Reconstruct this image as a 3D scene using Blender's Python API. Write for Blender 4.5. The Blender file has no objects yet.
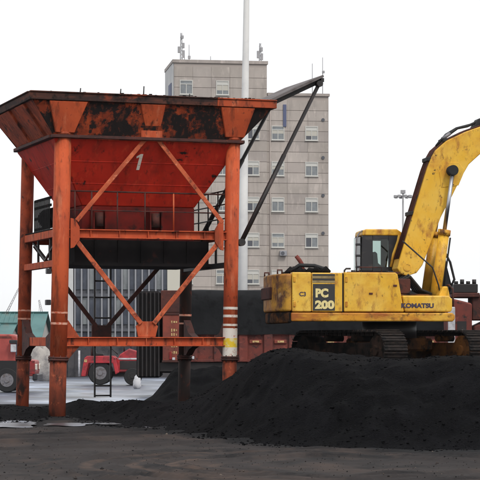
import bpy, bmesh, math, random
from math import sin, cos, pi, radians as R
from mathutils import Vector, Matrix, noise

SC = bpy.context.scene
COL = SC.collection
random.seed(7)

# ------------------------------------------------------------------ camera
EYE = 1.64            # standing eye height
FOC = 2070.0          # focal length in units of the 480-wide frame
cam_d = bpy.data.cameras.new('camera')
cam = bpy.data.objects.new('camera', cam_d); COL.objects.link(cam)
cam.location = (0, 0, EYE); cam.rotation_euler = (R(90), 0, 0)
cam_d.sensor_width = 36; cam_d.lens = 36 * FOC / 480
cam_d.shift_y = 103 / 480
cam_d.clip_start = 0.5; cam_d.clip_end = 6000
SC.camera = cam

# ------------------------------------------------------------------ overcast sky, soft sun
SUN_EL, SUN_AZ = R(48), R(150)     # azimuth clockwise from +Y: behind the camera, to the right
w = bpy.data.worlds.new('World'); SC.world = w; w.use_nodes = True
nt = w.node_tree; nt.nodes.clear()
wo = nt.nodes.new('ShaderNodeOutputWorld'); bg = nt.nodes.new('ShaderNodeBackground')
sky = nt.nodes.new('ShaderNodeTexSky'); sky.sky_type = 'NISHITA'; sky.sun_disc = False
sky.sun_elevation = SUN_EL; sky.sun_rotation = SUN_AZ
sky.air_density = 1.0; sky.dust_density = 6.0; sky.ozone_density = 1.0
cloud = nt.nodes.new('ShaderNodeMix'); cloud.data_type = 'RGBA'
cloud.inputs[0].default_value = 0.93
nt.links.new(sky.outputs[0], cloud.inputs[6]); cloud.inputs[7].default_value = (10.6, 10.75, 10.9, 1)   # closed white cloud deck
nt.links.new(cloud.outputs[2], bg.inputs[0]); bg.inputs[1].default_value = 0.104
nt.links.new(bg.outputs[0], wo.inputs[0])
sd = bpy.data.lights.new('sun', 'SUN'); sd.energy = 1.45; sd.angle = R(11); sd.color = (1.0, 0.96, 0.9)
sun = bpy.data.objects.new('sun', sd); COL.objects.link(sun)
dirv = Vector((sin(SUN_AZ) * cos(SUN_EL), cos(SUN_AZ) * cos(SUN_EL), sin(SUN_EL)))
sun.rotation_euler = dirv.to_track_quat('Z', 'Y').to_euler()
SC.view_settings.view_transform = 'Standard'; SC.view_settings.look = 'None'
SC.view_settings.exposure = 0.0; SC.view_settings.gamma = 1.0

# ------------------------------------------------------------------ helpers
def srgb(r, g, b):
    f = lambda c: (c / 255 / 12.92) if c / 255 <= .04045 else ((c / 255 + .055) / 1.055) ** 2.4
    return (f(r), f(g), f(b), 1)

def mat(name, base, rough=.6, metal=0., layers=(), bump=None, spec=.5, rough_var=0., world=False):
    """layers: (colour, noise scale, low, high, (sx,sy,sz) stretch, amount) laid one over the other"""
    m = bpy.data.materials.new(name); m.use_nodes = True
    t = m.node_tree; N = t.nodes; L = t.links
    p = N['Principled BSDF']; p.inputs['Roughness'].default_value = rough
    p.inputs['Metallic'].default_value = metal
    p.inputs['Specular IOR Level'].default_value = spec
    tc = N.new('ShaderNodeTexCoord'); geo_ = N.new('ShaderNodeNewGeometry')
    cur = N.new('ShaderNodeRGB'); cur.outputs[0].default_value = base; cur = cur.outputs[0]
    rcur = None
    for k, ly in enumerate(layers):
        c, s, lo, hi = ly[:4]; st = ly[4] if len(ly) > 4 and ly[4] else (1, 1, 1); amt = ly[5] if len(ly) > 5 else 1.
        mp = N.new('ShaderNodeMapping'); mp.inputs['Scale'].default_value = st
        mp.inputs['Location'].default_value = (3.1 * k + .7, 1.7 * k, 5.3 * k)
        L.new(geo_.outputs['Position'] if world else tc.outputs['Object'], mp.inputs[0])
        nz = N.new('ShaderNodeTexNoise'); nz.inputs['Scale'].default_value = s
        nz.inputs['Detail'].default_value = 7; nz.inputs['Roughness'].default_value = .62
        L.new(mp.outputs[0], nz.inputs['Vector'])
        mr = N.new('ShaderNodeMapRange'); mr.inputs[1].default_value = lo; mr.inputs[2].default_value = hi
        mr.inputs[4].default_value = amt
        L.new(nz.outputs[0], mr.inputs[0])
        mx = N.new('ShaderNodeMix'); mx.data_type = 'RGBA'
        L.new(mr.outputs[0], mx.inputs[0]); L.new(cur, mx.inputs[6]); mx.inputs[7].default_value = c
        cur = mx.outputs[2]
        if k == 0: rcur = mr.outputs[0]
    L.new(cur, p.inputs['Base Color'])
    if rough_var and rcur:
        a = N.new('ShaderNodeMath'); a.operation = 'MULTIPLY_ADD'
        L.new(rcur, a.inputs[0]); a.inputs[1].default_value = rough_var; a.inputs[2].default_value = rough
        L.new(a.outputs[0], p.inputs['Roughness'])
    if bump:
        nz = N.new('ShaderNodeTexNoise'); nz.inputs['Scale'].default_value = bump[0]; nz.inputs['Detail'].default_value = 6
        L.new(tc.outputs['Object'], nz.inputs['Vector'])
        b = N.new('ShaderNodeBump'); b.inputs['Strength'].default_value = bump[1]; b.inputs['Distance'].default_value = bump[2]
        L.new(nz.outputs[0], b.inputs['Height']); L.new(b.outputs[0], p.inputs['Normal'])
    return m

class MB:
    """collects simple solids; build() links them as one mesh object"""
    def __init__(s): s.v = []; s.f = []; s.sm = []
    def _add(s, vs, fs, smooth=False):
        o = len(s.v); s.v += [tuple(p) for p in vs]
        s.f += [tuple(i + o for i in f) for f in fs]
        s.sm += list(smooth) if isinstance(smooth, list) else [smooth] * len(fs)
        return s
    def hexa(s, b, t):          # four bottom and four top corners
        return s._add(list(b) + list(t), [(3, 2, 1, 0), (4, 5, 6, 7), (0, 1, 5, 4), (1, 2, 6, 5), (2, 3, 7, 6), (3, 0, 4, 7)])
    def box(s, x0, x1, y0, y1, z0, z1):
        return s.hexa([(x0, y0, z0), (x1, y0, z0), (x1, y1, z0), (x0, y1, z0)], [(x0, y0, z1), (x1, y0, z1), (x1, y1, z1), (x0, y1, z1)])
    def beam(s, p, q, w_, h_, up=(0, 0, 1)):     # bar from p to q; h_ along up
        p, q = Vector(p), Vector(q); d = (q - p).normalized(); u = Vector(up)
        sd_ = d.cross(u)
        if sd_.length < 1e-4: sd_ = d.cross(Vector((0, 1, 0)))
        sd_.normalize(); u = sd_.cross(d).normalized(); a, b = sd_ * w_ / 2, u * h_ / 2
        e = lambda c: [c - a - b, c + a - b, c + a + b, c - a + b]
        return s.hexa(e(p), e(q))
    def ibeam(s, p, q, w_, h_, t=.02, up=(0, 0, 1)):
        p, q = Vector(p), Vector(q); u = Vector(up)
        d = (q - p).normalized(); sd_ = d.cross(u).normalized(); u = sd_.cross(d).normalized()
        o = u * (h_ / 2 - t / 2)
        s.beam(p + o, q + o, w_, t, u); s.beam(p - o, q - o, w_, t, u); s.beam(p, q, t, h_ - 2 * t, u)
        return s
    def tube(s, pts, r, n=16, cap=True):
        pts = [Vector(p) for p in pts]; k = len(pts)
        rs = r if isinstance(r, (list, tuple)) else [r] * k
        vs = []; ref = None
        for i, p in enumerate(pts):
            d = (pts[min(i + 1, k - 1)] - pts[max(i - 1, 0)]).normalized()
            if ref is None: ref = Vector((0, 0, 1)) if abs(d.z) < .9 else Vector((1, 0, 0))
            a = d.cross(ref).normalized(); b = a.cross(d).normalized(); ref = b
            for j in range(n):
                t = 2 * pi * j / n; vs.append(p + (a * cos(t) + b * sin(t)) * rs[i])
        fs = []; sm = []
        for i in range(k - 1):
            for j in range(n):
                fs.append((i * n + j, i * n + (j + 1) % n, (i + 1) * n + (j + 1) % n, (i + 1) * n + j)); sm.append(True)
        if cap:
            fs.append(tuple(range(n))[::-1]); sm.append(False)
            fs.append(tuple((k - 1) * n + j for j in range(n))); sm.append(False)
        return s._add(vs, fs, sm)
    def prism(s, poly, axis, a, b):  # polygon in the plane across axis, from a to b
        def P(u, v, t): return {'x': (t, u, v), 'y': (u, t, v), 'z': (u, v, t)}[axis]
        n = len(poly)
        vs = [P(u, v, a) for u, v in poly] + [P(u, v, b) for u, v in poly]
        fs = [tuple(range(n)), tuple(range(2 * n - 1, n - 1, -1))] + [(i, i + n, (i + 1) % n + n, (i + 1) % n) for i in range(n)]
        return s._add(vs, fs)
    def build(s, name, m, parent=None, bevel=0, seg=1):
        me = bpy.data.meshes.new(name); me.from_pydata(s.v, [], s.f); me.update()
        b = bmesh.new(); b.from_mesh(me); bmesh.ops.recalc_face_normals(b, faces=b.faces); b.to_mesh(me); b.free()
        me.polygons.foreach_set('use_smooth', s.sm)
        me.materials.append(m)
        o = bpy.data.objects.new(name, me); COL.objects.link(o)
        if parent: o.parent = parent
        if bevel:
            md = o.modifiers.new('edge', 'BEVEL'); md.width = bevel; md.segments = seg; md.limit_method = 'ANGLE'; md.angle_limit = R(50)
        return o

def tag(o, label=None, cat=None, group=None, kind=None):
    if label: o['label'] = label
    if cat: o['category'] = cat
    if group: o['group'] = group
    if kind: o['kind'] = kind
    return o
def thing(name, label, cat, loc=(0, 0, 0), rz=0., group=None):
    o = bpy.data.objects.new(name, None); COL.objects.link(o); o.location = loc; o.rotation_euler = (0, 0, rz)
    o.empty_display_size = .2
    return tag(o, label, cat, group)
def twin(o, loc=None, rot=None):      # a copy sharing mesh data, with the same parent
    c = o.copy(); COL.objects.link(c)
    if loc is not None: c.location = loc
    if rot is not None: c.rotation_euler = rot
    return c
def text(name, body, size, loc, rot, m, parent, bold=0., shear=0., extrude=.0015, width=1.):
    cu = bpy.data.curves.new(name, 'FONT'); cu.body = body; cu.size = size; cu.extrude = extrude
    cu.offset = bold; cu.shear = shear; cu.align_x = 'CENTER'; cu.align_y = 'CENTER'
    cu.materials.append(m)
    t_ = bpy.data.objects.new(name, cu); COL.objects.link(t_)
    me = bpy.data.meshes.new_from_object(t_.evaluated_get(bpy.context.evaluated_depsgraph_get()))
    bpy.data.objects.remove(t_); bpy.data.curves.remove(cu); me.name = name
    o = bpy.data.objects.new(name, me); COL.objects.link(o); o.parent = parent
    o.location = loc; o.rotation_euler = rot; o.scale = (width, 1, 1)
    return o
def at(px, py, Y):       # the point of the place seen at frame position px, py (480-wide frame) at distance Y
    return Vector(((px - 240) * Y / FOC, Y, EYE + (343 - py) * Y / FOC))

# ------------------------------------------------------------------ materials
ORANGE = srgb(196, 74, 38); RUST = srgb(104, 48, 34); SOOT = srgb(32, 27, 26); RED = srgb(172, 34, 22)
M = {}
M['orange'] = mat('orange_paint', srgb(196, 88, 50), .72, layers=[(srgb(170, 72, 43), 1.3, .4, .66), (srgb(116, 56, 37), 4, .53, .67, (1, 1, .22), .85), (srgb(208, 122, 88), 7, .54, .72, (1, 1, .18), .7), (SOOT, 5, .585, .68, (1, 1, .3), .88), (srgb(88, 46, 34), 16, .61, .71, (1, 1, .4), .8)], bump=(30, .3, .006), spec=.25)
M['orange_dirty'] = mat('dirty_orange_paint', srgb(176, 78, 46), .75, layers=[(srgb(128, 60, 40), 2.0, .4, .64), (srgb(78, 42, 32), 4.5, .53, .67, (1, 1, .35)), (srgb(196, 104, 70), 6, .58, .72, (1, 1, .3)), (SOOT, 6, .59, .68, None, .9)], bump=(26, .35, .006), spec=.25)
M['brace'] = mat('faded_orange_paint', srgb(204, 100, 62), .68, layers=[(srgb(168, 76, 48), 2.2, .42, .62), (srgb(112, 54, 38), 6, .55, .67), (srgb(216, 138, 104), 9, .58, .72)], bump=(30, .3, .005), spec=.3)
M['leg_foot'] = mat('rust_brown_leg_foot', srgb(138, 64, 42), .8, layers=[(srgb(100, 50, 36), 2.4, .42, .64, (1, 1, .4)), (srgb(50, 35, 31), 4, .5, .65, (1, 1, .4)), (srgb(164, 86, 58), 7, .58, .7)], bump=(24, .35, .008), spec=.2)
M['dark_leg'] = mat('dark_brown_leg', srgb(64, 40, 34), .8, layers=[(srgb(40, 32, 31), 2, .4, .6, (1, 1, .4)), (srgb(98, 46, 34), 5, .58, .7)], bump=(24, .35, .008), spec=.25)  # back right leg, a much darker brown than the other legs
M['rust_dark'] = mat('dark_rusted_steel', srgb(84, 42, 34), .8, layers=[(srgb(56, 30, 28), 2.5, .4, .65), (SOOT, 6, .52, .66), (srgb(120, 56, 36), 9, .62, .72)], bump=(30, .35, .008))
M['rim'] = mat('rusted_rim_steel', srgb(92, 56, 46), .85, layers=[(srgb(56, 42, 40), 2.0, .38, .56, (.5, .5, 3)), (srgb(146, 66, 40), 1.3, .58, .68, (.7, .7, 1)), (SOOT, 5, .52, .64)], bump=(25, .4, .01), spec=.2)
M['panel'] = mat('peeling_hopper_panel', srgb(126, 52, 30), .85, layers=[(srgb(166, 72, 38), 2.6, .46, .62), (srgb(30, 25, 25), 1.5, .46, .53, (1, 1, 1.2)), (srgb(34, 27, 26), 5.5, .51, .57, (1, 1, .8)), (srgb(84, 42, 30), 9, .55, .66, (1, 1, .6))], bump=(22, .45, .012), spec=.2)
M['funnel'] = mat('red_funnel_paint', srgb(200, 50, 31), .66, layers=[(srgb(170, 40, 28), .9, .35, .68), (srgb(132, 38, 28), 3.2, .5, .7, (1.6, 1.6, .16), .75), (srgb(210, 74, 46), 4, .56, .72, (1.5, 1.5, .2), .6), (srgb(108, 36, 28), 6, .58, .7, (1.3, 1.3, .3), .8), (SOOT, 3, .63, .69)], bump=(1.8, .35, .05), spec=.2)
M['skirt'] = mat('dark_red_skirt', srgb(112, 30, 25), .8, layers=[(srgb(74, 28, 25), 1.6, .4, .62), (SOOT, 3, .55, .68)], bump=(16, .25, .01), spec=.15)  # skirt a darker red than the funnel above it
M['blackbox'] = mat('coal_dusted_steel', srgb(29, 26, 27), .85, layers=[(srgb(19, 18, 19), 1.6, .4, .65), (srgb(58, 34, 30), 4, .62, .72)], bump=(20, .3, .01), spec=.12)
M['black'] = mat('black_steel', srgb(34, 31, 32), .55, layers=[(srgb(62, 46, 42), 5, .55, .72)], bump=(30, .2, .005))
M['flap'] = mat('grey_dusty_plate', srgb(104, 98, 98), .75, layers=[(srgb(62, 52, 50), 2.2, .45, .65), (srgb(120, 74, 60), 5, .6, .72)], bump=(20, .3, .008))
M['white'] = mat('worn_white_paint', srgb(226, 218, 208), .6, layers=[(srgb(190, 150, 134), 9, .55, .68), (ORANGE, 14, .62, .68)])
M['faintwhite'] = mat('faded_white_paint', srgb(214, 160, 138), .65, layers=[(srgb(190, 84, 54), 10, .48, .6)])
M['yellowband'] = mat('worn_yellow_paint', srgb(232, 196, 44), .6, layers=[(srgb(226, 214, 160), 8, .5, .62)])
YEL = srgb(222, 172, 44)
M['yellow'] = mat('yellow_machine_paint', srgb(230, 177, 48), .48, layers=[(srgb(234, 192, 84), 1.1, .42, .64), (srgb(204, 140, 44), 1.9, .49, .68, None, .8), (srgb(156, 94, 42), 4.5, .54, .69, (1, 1, .4), .85), (srgb(112, 68, 40), 13, .58, .72, (1, 1, .45), .75), (srgb(58, 40, 31), 7, .645, .7)], bump=(18, .15, .006), spec=.36)
M['yellow_dirty'] = mat('dirty_yellow_paint', srgb(210, 146, 42), .6, layers=[(srgb(224, 174, 66), 1.8, .46, .6), (srgb(160, 92, 38), 2.0, .44, .6, (.6, .6, 1.8)), (srgb(84, 50, 33), 4, .54, .67), (srgb(40, 33, 29), 9, .62, .71)], bump=(18, .25, .01), spec=.3)
M['mudyellow'] = mat('muddy_yellow_paint', srgb(112, 72, 36), .85, layers=[(srgb(68, 46, 33), 1.7, .4, .6), (srgb(26, 24, 24), 3.0, .48, .6)], bump=(18, .5, .02), spec=.1)
M['trackframe'] = mat('coal_caked_frame', srgb(58, 44, 37), .88, layers=[(srgb(32, 28, 27), 1.6, .36, .56), (srgb(84, 58, 42), 3.2, .58, .7), (srgb(18, 18, 18), 4, .48, .6)], bump=(18, .5, .02), spec=.08)
M['weight'] = mat('counterweight_paint', srgb(198, 148, 52), .6, layers=[(srgb(160, 108, 58), 1.5, .38, .58), (srgb(96, 64, 48), 2.2, .47, .62), (srgb(186, 160, 120), 2.8, .58, .7), (srgb(56, 44, 42), 5, .55, .66)], bump=(16, .25, .01), spec=.3)
M['charcoal'] = mat('charcoal_decal', srgb(48, 48, 50), .5, layers=[(srgb(70, 66, 60), 8, .55, .7)])
M['decalgrey'] = mat('worn_grey_stripe', srgb(150, 132, 90), .55, layers=[(srgb(110, 90, 60), 8, .5, .65)])
M['ivory'] = mat('ivory_lettering', srgb(232, 214, 150), .5, layers=[(srgb(150, 130, 90), 14, .58, .66)])
M['inklet'] = mat('dark_lettering', srgb(64, 54, 74), .5, layers=[(srgb(150, 110, 60), 18, .6, .66)])
M['rubber'] = mat('black_rubber', srgb(26, 26, 28), .7, bump=(40, .2, .004))
M['cabblack'] = mat('cab_frame_black', srgb(38, 38, 42), .4, layers=[(srgb(66, 62, 60), 6, .55, .72)])
M['shoe'] = mat('worn_track_steel', srgb(46, 40, 38), .75, layers=[(srgb(72, 56, 47), 3, .5, .68), (srgb(20, 19, 20), 6, .44, .6)], bump=(30, .5, .01), spec=.2)
M['chrome'] = mat('chromed_rod', srgb(176, 178, 184), .38, metal=1.)
M['greysteel'] = mat('grey_steel', srgb(128, 126, 130), .5, metal=.4, layers=[(srgb(90, 76, 66), 6, .5, .7)])
M['tarp'] = mat('dark_tarp', srgb(28, 29, 31), .85, layers=[(srgb(36, 37, 39), 1.2, .4, .65), (srgb(20, 20, 22), 3, .52, .68)], bump=(5, .5, .05), spec=.12)
M['trail'] = mat('rust_red_trailer_paint', srgb(116, 50, 40), .7, layers=[(srgb(80, 42, 38), 1.8, .42, .62), (srgb(140, 70, 58), 5, .56, .7), (SOOT, 6, .58, .68)], bump=(20, .25, .006))
M['trailbright'] = mat('trailer_plate_paint', srgb(140, 66, 50), .7, layers=[(srgb(104, 52, 44), 1.8, .42, .62), (SOOT, 6, .6, .7)], bump=(20, .25, .006))
M['mark'] = mat('pale_marker_paint', srgb(206, 176, 120), .6, layers=[(srgb(130, 90, 66), 16, .5, .64)])
M['tile'] = [mat('facade_tile', srgb(*c), .65, layers=[(srgb(*[int(q * .9) for q in c]), .3, .4, .65), (srgb(*[int(q * .8) for q in c]), 1.3, .5, .72, (1, 1, .08), .8), (srgb(*[min(255, int(q * 1.06)) for q in c]), 2.5, .55, .7, (1, 1, .3))], world=True) for c in ((180, 170, 163), (185, 175, 168), (175, 165, 159))]
M['joint'] = mat('facade_joint', srgb(166, 156, 150), .8)
M['pale_wall'] = mat('pale_side_wall', srgb(206, 206, 206), .7, layers=[(srgb(190, 190, 192), .5, .4, .7)])
M['winframe'] = mat('white_window_frame', srgb(196, 195, 190), .55)  # frame white dulled in colour to stand in for haze on the tower
M['pane'] = mat('window_pane', srgb(140, 145, 148), .16, layers=[(srgb(112, 116, 120), .6, .4, .6)])
M['panedark'] = mat('dark_window_pane', srgb(78, 80, 88), .12)
M['blind'] = mat('window_blind', srgb(190, 186, 176), .8)
M['fin'] = mat('white_metal_fin', srgb(150, 151, 157), .55)
M['glassblue'] = mat('tinted_curtain_glass', srgb(52, 58, 74), .14, layers=[(srgb(78, 84, 98), .5, .42, .62)])
M['spandrel'] = mat('grey_spandrel', srgb(84, 86, 94), .5)
M['cream'] = mat('cream_wall', srgb(206, 202, 190), .7)
M['polewhite'] = mat('white_mast_paint', srgb(226, 224, 220), .5, layers=[(srgb(206, 204, 202), .8, .42, .65)])
M['faraway'] = mat('haze_paled_steel', srgb(158, 157, 160), .6)  # steel grey lightened so the colour itself carries the haze of distance
M['teal'] = mat('teal_sheet_roof', srgb(66, 106, 106), .6, layers=[(srgb(80, 120, 119), .5, .4, .6), (srgb(96, 104, 98), 1.5, .55, .7, (1, .3, 1))])
M['palewall'] = mat('pale_shed_wall', srgb(180, 178, 174), .7)
M['vanred'] = mat('red_van_paint', srgb(152, 32, 34), .45, layers=[(srgb(118, 40, 38), 2.0, .45, .65), (srgb(66, 40, 38), 5, .56, .7)])
M['vanpink'] = mat('faded_red_paint', srgb(172, 76, 68), .5, layers=[(srgb(150, 62, 56), 2.0, .4, .65), (srgb(92, 52, 48), 5, .56, .7)])
M['tractorred'] = mat('bright_red_paint', srgb(184, 44, 54), .55, layers=[(srgb(132, 44, 50), 2.0, .42, .62), (srgb(70, 36, 38), 4, .54, .68)])
M['wallgrey'] = mat('dark_rendered_wall', srgb(54, 54, 60), .85, layers=[(srgb(74, 71, 72), .8, .4, .65), (srgb(38, 38, 43), 2.0, .5, .66)])
M['sheet'] = mat('white_plastic', srgb(200, 200, 204), .5, layers=[(srgb(150, 150, 156), 5, .48, .68)])
M['paletarp'] = mat('pale_canvas', srgb(170, 164, 158), .75, layers=[(srgb(116, 112, 112), 2.0, .45, .65)], bump=(4, .6, .06))
M['bluesign'] = mat('blue_sign', srgb(84, 92, 124), .6)
M['greentarp'] = mat('dark_green_tarp', srgb(40, 84, 70), .6, layers=[(srgb(26, 56, 50), 3, .45, .62)])
M['seat'] = mat('grey_seat_cloth', srgb(60, 66, 66), .8)
M['lampglass'] = mat('lamp_glass', srgb(225, 222, 210), .15)
g = bpy.data.materials.new('clear_glass'); g.use_nodes = True
gn = g.node_tree.nodes; gl = g.node_tree.links; gn.remove(gn['Principled BSDF'])
gt_, gg, gm_, fr_ = gn.new('ShaderNodeBsdfTransparent'), gn.new('ShaderNodeBsdfGlossy'), gn.new('ShaderNodeMixShader'), gn.new('ShaderNodeFresnel')
gt_.inputs[0].default_value = (.8, .86, .84, 1); gg.inputs['Roughness'].default_value = .03
gl.new(fr_.outputs[0], gm_.inputs[0]); gl.new(gt_.outputs[0], gm_.inputs[1]); gl.new(gg.outputs[0], gm_.inputs[2])
gl.new(gm_.outputs[0], gn['Material Output'].inputs[0]); M['glass'] = g

# coal and ground
M['coal'] = mat('coal', srgb(13, 13, 16), .9, layers=[(srgb(8, 8, 10), .35, .4, .6, (1, .6, 1)), (srgb(19, 19, 22), 1.4, .48, .68, (1, .4, 1)), (srgb(34, 33, 36), 38, .58, .7, (1, .5, 1)), (srgb(7, 7, 8), 16, .56, .66, (1, .5, 1))], bump=(34, 1.0, .05), spec=.06)
M['lump'] = mat('coal_lump', srgb(24, 24, 26), .8, layers=[(srgb(16, 16, 18), 8, .4, .6)], bump=(40, .5, .01), spec=.1)

def ground_material():
    m = mat('packed_dirt', srgb(52, 47, 46), .85, layers=[(srgb(36, 32, 32), .3, .4, .6, (1, .6, 1)), (srgb(66, 55, 50), .7, .5, .66, (1, .5, 1)), (srgb(27, 25, 26), 1.2, .5, .64, (1, .6, 1)), (srgb(78, 66, 60), 26, .62, .74)], bump=(16, .6, .02), spec=.15)
    t = m.node_tree; N = t.nodes; L = t.links; p = N['Principled BSDF']
    base = p.inputs['Base Color'].links[0].from_socket
    geo = N.new('ShaderNodeNewGeometry'); sep = N.new('ShaderNodeSeparateXYZ'); L.new(geo.outputs['Position'], sep.inputs[0])
    nz = N.new('ShaderNodeTexNoise'); nz.inputs['Scale'].default_value = 1.1; nz.inputs['Detail'].default_value = 7; L.new(geo.outputs['Position'], nz.inputs['Vector'])
    att = N.new('ShaderNodeAttribute'); att.attribute_name = 'coal_dust'
    ad = N.new('ShaderNodeMath'); ad.operation = 'MULTIPLY_ADD'; L.new(nz.outputs[0], ad.inputs[0]); ad.inputs[1].default_value = .9; L.new(att.outputs['Fac'], ad.inputs[2])
    mr = N.new('ShaderNodeMapRange'); L.new(ad.outputs[0], mr.inputs[0]); mr.inputs[1].default_value = .75; mr.inputs[2].default_value = 1.15   # coal dust spilt round the heap
    mx = N.new('ShaderNodeMix'); mx.data_type = 'RGBA'; L.new(mr.outputs[0], mx.inputs[0]); L.new(base, mx.inputs[6]); mx.inputs[7].default_value = srgb(18, 18, 20)
    vd = N.new('ShaderNodeVectorMath'); vd.operation = 'DISTANCE'; L.new(geo.outputs['Position'], vd.inputs[0]); vd.inputs[1].default_value = (1.35, 27.6, 0)
    n2 = N.new('ShaderNodeTexNoise'); n2.inputs['Scale'].default_value = .6; n2.inputs['Detail'].default_value = 6; L.new(geo.outputs['Position'], n2.inputs['Vector'])
    wv = N.new('ShaderNodeMath'); wv.operation = 'MULTIPLY_ADD'; L.new(n2.outputs[0], wv.inputs[0]); wv.inputs[1].default_value = .35; L.new(vd.outputs['Value'], wv.inputs[2])
    sn = N.new('ShaderNodeMath'); sn.operation = 'MULTIPLY'; L.new(wv.outputs[0], sn.inputs[0]); sn.inputs[1].default_value = 11
    s2 = N.new('ShaderNodeMath'); s2.operation = 'SINE'; L.new(sn.outputs[0], s2.inputs[0])
    r2 = N.new('ShaderNodeMapRange'); L.new(s2.outputs[0], r2.inputs[0]); r2.inputs[1].default_value = .35; r2.inputs[2].default_value = .9
    r3 = N.new('ShaderNodeMapRange'); L.new(vd.outputs['Value'], r3.inputs[0]); r3.inputs[1].default_value = 4.3; r3.inputs[2].default_value = 3.2
    mu = N.new('ShaderNodeMath'); mu.operation = 'MULTIPLY'; r4 = N.new('ShaderNodeMapRange'); L.new(sep.outputs['X'], r4.inputs[0]); r4.inputs[1].default_value = .9; r4.inputs[2].default_value = -.6
    mu0 = N.new('ShaderNodeMath'); mu0.operation = 'MULTIPLY'; L.new(r3.outputs[0], mu0.inputs[0]); L.new(r4.outputs[0], mu0.inputs[1])
    L.new(r2.outputs[0], mu.inputs[0]); n5 = N.new('ShaderNodeTexNoise'); n5.inputs['Scale'].default_value = 2.2; n5.inputs['Detail'].default_value = 7; L.new(geo.outputs['Position'], n5.inputs['Vector'])
    r5 = N.new('ShaderNodeMapRange'); L.new(n5.outputs[0], r5.inputs[0]); r5.inputs[1].default_value = .36; r5.inputs[2].default_value = .6
    mu1 = N.new('ShaderNodeMath'); mu1.operation = 'MULTIPLY'; L.new(mu0.outputs[0], mu1.inputs[0]); L.new(r5.outputs[0], mu1.inputs[1]); L.new(mu1.outputs[0], mu.inputs[1])
    m2 = N.new('ShaderNodeMath'); m2.operation = 'MULTIPLY'; L.new(mu.outputs[0], m2.inputs[0]); m2.inputs[1].default_value = .55
    dry = N.new('ShaderNodeMix'); dry.data_type = 'RGBA'; L.new(m2.outputs[0], dry.inputs[0]); L.new(mx.outputs[2], dry.inputs[6]); dry.inputs[7].default_value = srgb(92, 74, 64)   # drier earth pressed up along the tyre tracks
    L.new(dry.outputs[2], p.inputs['Base Color'])
    return m
M['dirt'] = ground_material()
M['wet'] = mat('wet_concrete_sheen', srgb(112, 119, 134), .28, layers=[(srgb(84, 89, 102), .5, .42, .58, (.5, .35, 1)), (srgb(160, 170, 188), .7, .51, .62, (.4, .4, 1)), (srgb(40, 41, 46), .8, .55, .62, (.35, .4, 1))], bump=(6, .08, .01), rough_var=.2)  # bluish sky sheen and dark reflection streaks put into the base colour
M['puddle'] = mat('muddy_puddle_sheen', srgb(72, 75, 84), .34, layers=[(srgb(44, 43, 47), 1.4, .42, .58, (1, .5, 1)), (srgb(128, 134, 148), .9, .52, .64, (1, .5, 1))], bump=(9, .05, .004), spec=.35)  # pale blue-grey patches put the sky's reflection into the puddle colour

# ------------------------------------------------------------------ the ground
def sstep(t): t = min(1, max(0, t)); return t * t * (3 - 2 * t)
SIL = [(-900, 404), (0, 405), (40, 406), (62, 402), (75, 400), (100, 402), (130, 400), (165, 402), (182, 402), (200, 393), (212, 387), (225, 379), (238, 370), (250, 362), (260, 356), (270, 351.5), (285, 349), (297, 348), (310, 350), (322, 352.5), (340, 355.5), (365, 357.5), (400, 359), (440, 357), (480, 357), (1400, 358)]
FOOT = [(-900, 43.6), (0, 43.4), (40, 43.6), (49, 46.3), (68, 46.3), (80, 43.2), (120, 41), (150, 39.3), (190, 37), (240, 34.6), (300, 33.2), (380, 31.9), (480, 31.1), (1400, 30.8)]
def lerp(tab, x):
    for (a, b), (c, d) in zip(tab, tab[1:]):
        if x <= c: return b + (d - b) * (x - a) / (c - a)
    return tab[-1][1]
TRK = (1.35, 27.6)
def ground_h(x, y):
    h = .03 * noise.noise((x * .5, y * .5, 1)) + .018 * noise.noise((x * 1.8, y * 1.8, 4)) + .01 * noise.noise((x * 4.5, y * 4.5, 14))
    d = math.hypot(x - TRK[0], y - TRK[1])
    for r in (2.15, 2.55, 3.05, 3.45, 3.9):
        e = (d + .12 * noise.noise((x * .8, y * .8, 9)) - r) / .11
        if abs(e) < 3: h += .075 * math.exp(-e * e) * (.6 + .6 * noise.noise((x * 1.3, y * 1.3, 2)))
    d2 = math.hypot(x + 9.5, y - 44)
    for r in (9.3, 10.2, 11.4, 13.5):
        e = (d2 + .3 * noise.noise((x * .5, y * .5, 12)) - r) / .16
        if abs(e) < 3: h += .055 * math.exp(-e * e)
    edge = min(1, max(0, min(x + 12, 12 - x, y - 20, 46 - y)) / 1.5)
    return h * edge
def grid_mesh(name, xs, ys, fn, m):
    vs = [(x, y, fn(x, y)) for y in ys for x in xs]; n = len(xs)
    fs = [(j * n + i, j * n + i + 1, (j + 1) * n + i + 1, (j + 1) * n + i) for j in range(len(ys) - 1) for i in range(n - 1)]
    me = bpy.data.meshes.new(name); me.from_pydata(vs, [], fs); me.update(); me.polygons.foreach_set('use_smooth', [True] * len(fs)); me.materials.append(m)
    o = bpy.data.objects.new(name, me); COL.objects.link(o); return o
gx = [-1200, -500, -120, -40, -20] + [-12 + .1 * i for i in range(241)] + [20, 40, 120, 500, 1200]
gy = [-300, -40, 0, 14] + [20 + .1 * i for i in range(261)] + [52, 60, 80, 120, 200, 400, 1000, 2500]
gro = grid_mesh('ground', gx, gy, ground_h, M['dirt'])
at_ = gro.data.attributes.new('coal_dust', 'FLOAT', 'POINT')
at_.data.foreach_set('value', [0. if v.co.y < 5 else min(1, max(0, 1 - (lerp(FOOT, 240 + FOC * v.co.x / v.co.y) - v.co.y) / (2.4 + 4.2 * sstep((190 - (240 + FOC * v.co.x / v.co.y)) / 120)))) for v in gro.data.vertices])
tag(gro, 'dark brown packed dirt yard marked with curved tyre ruts', None, None, 'structure')
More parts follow.
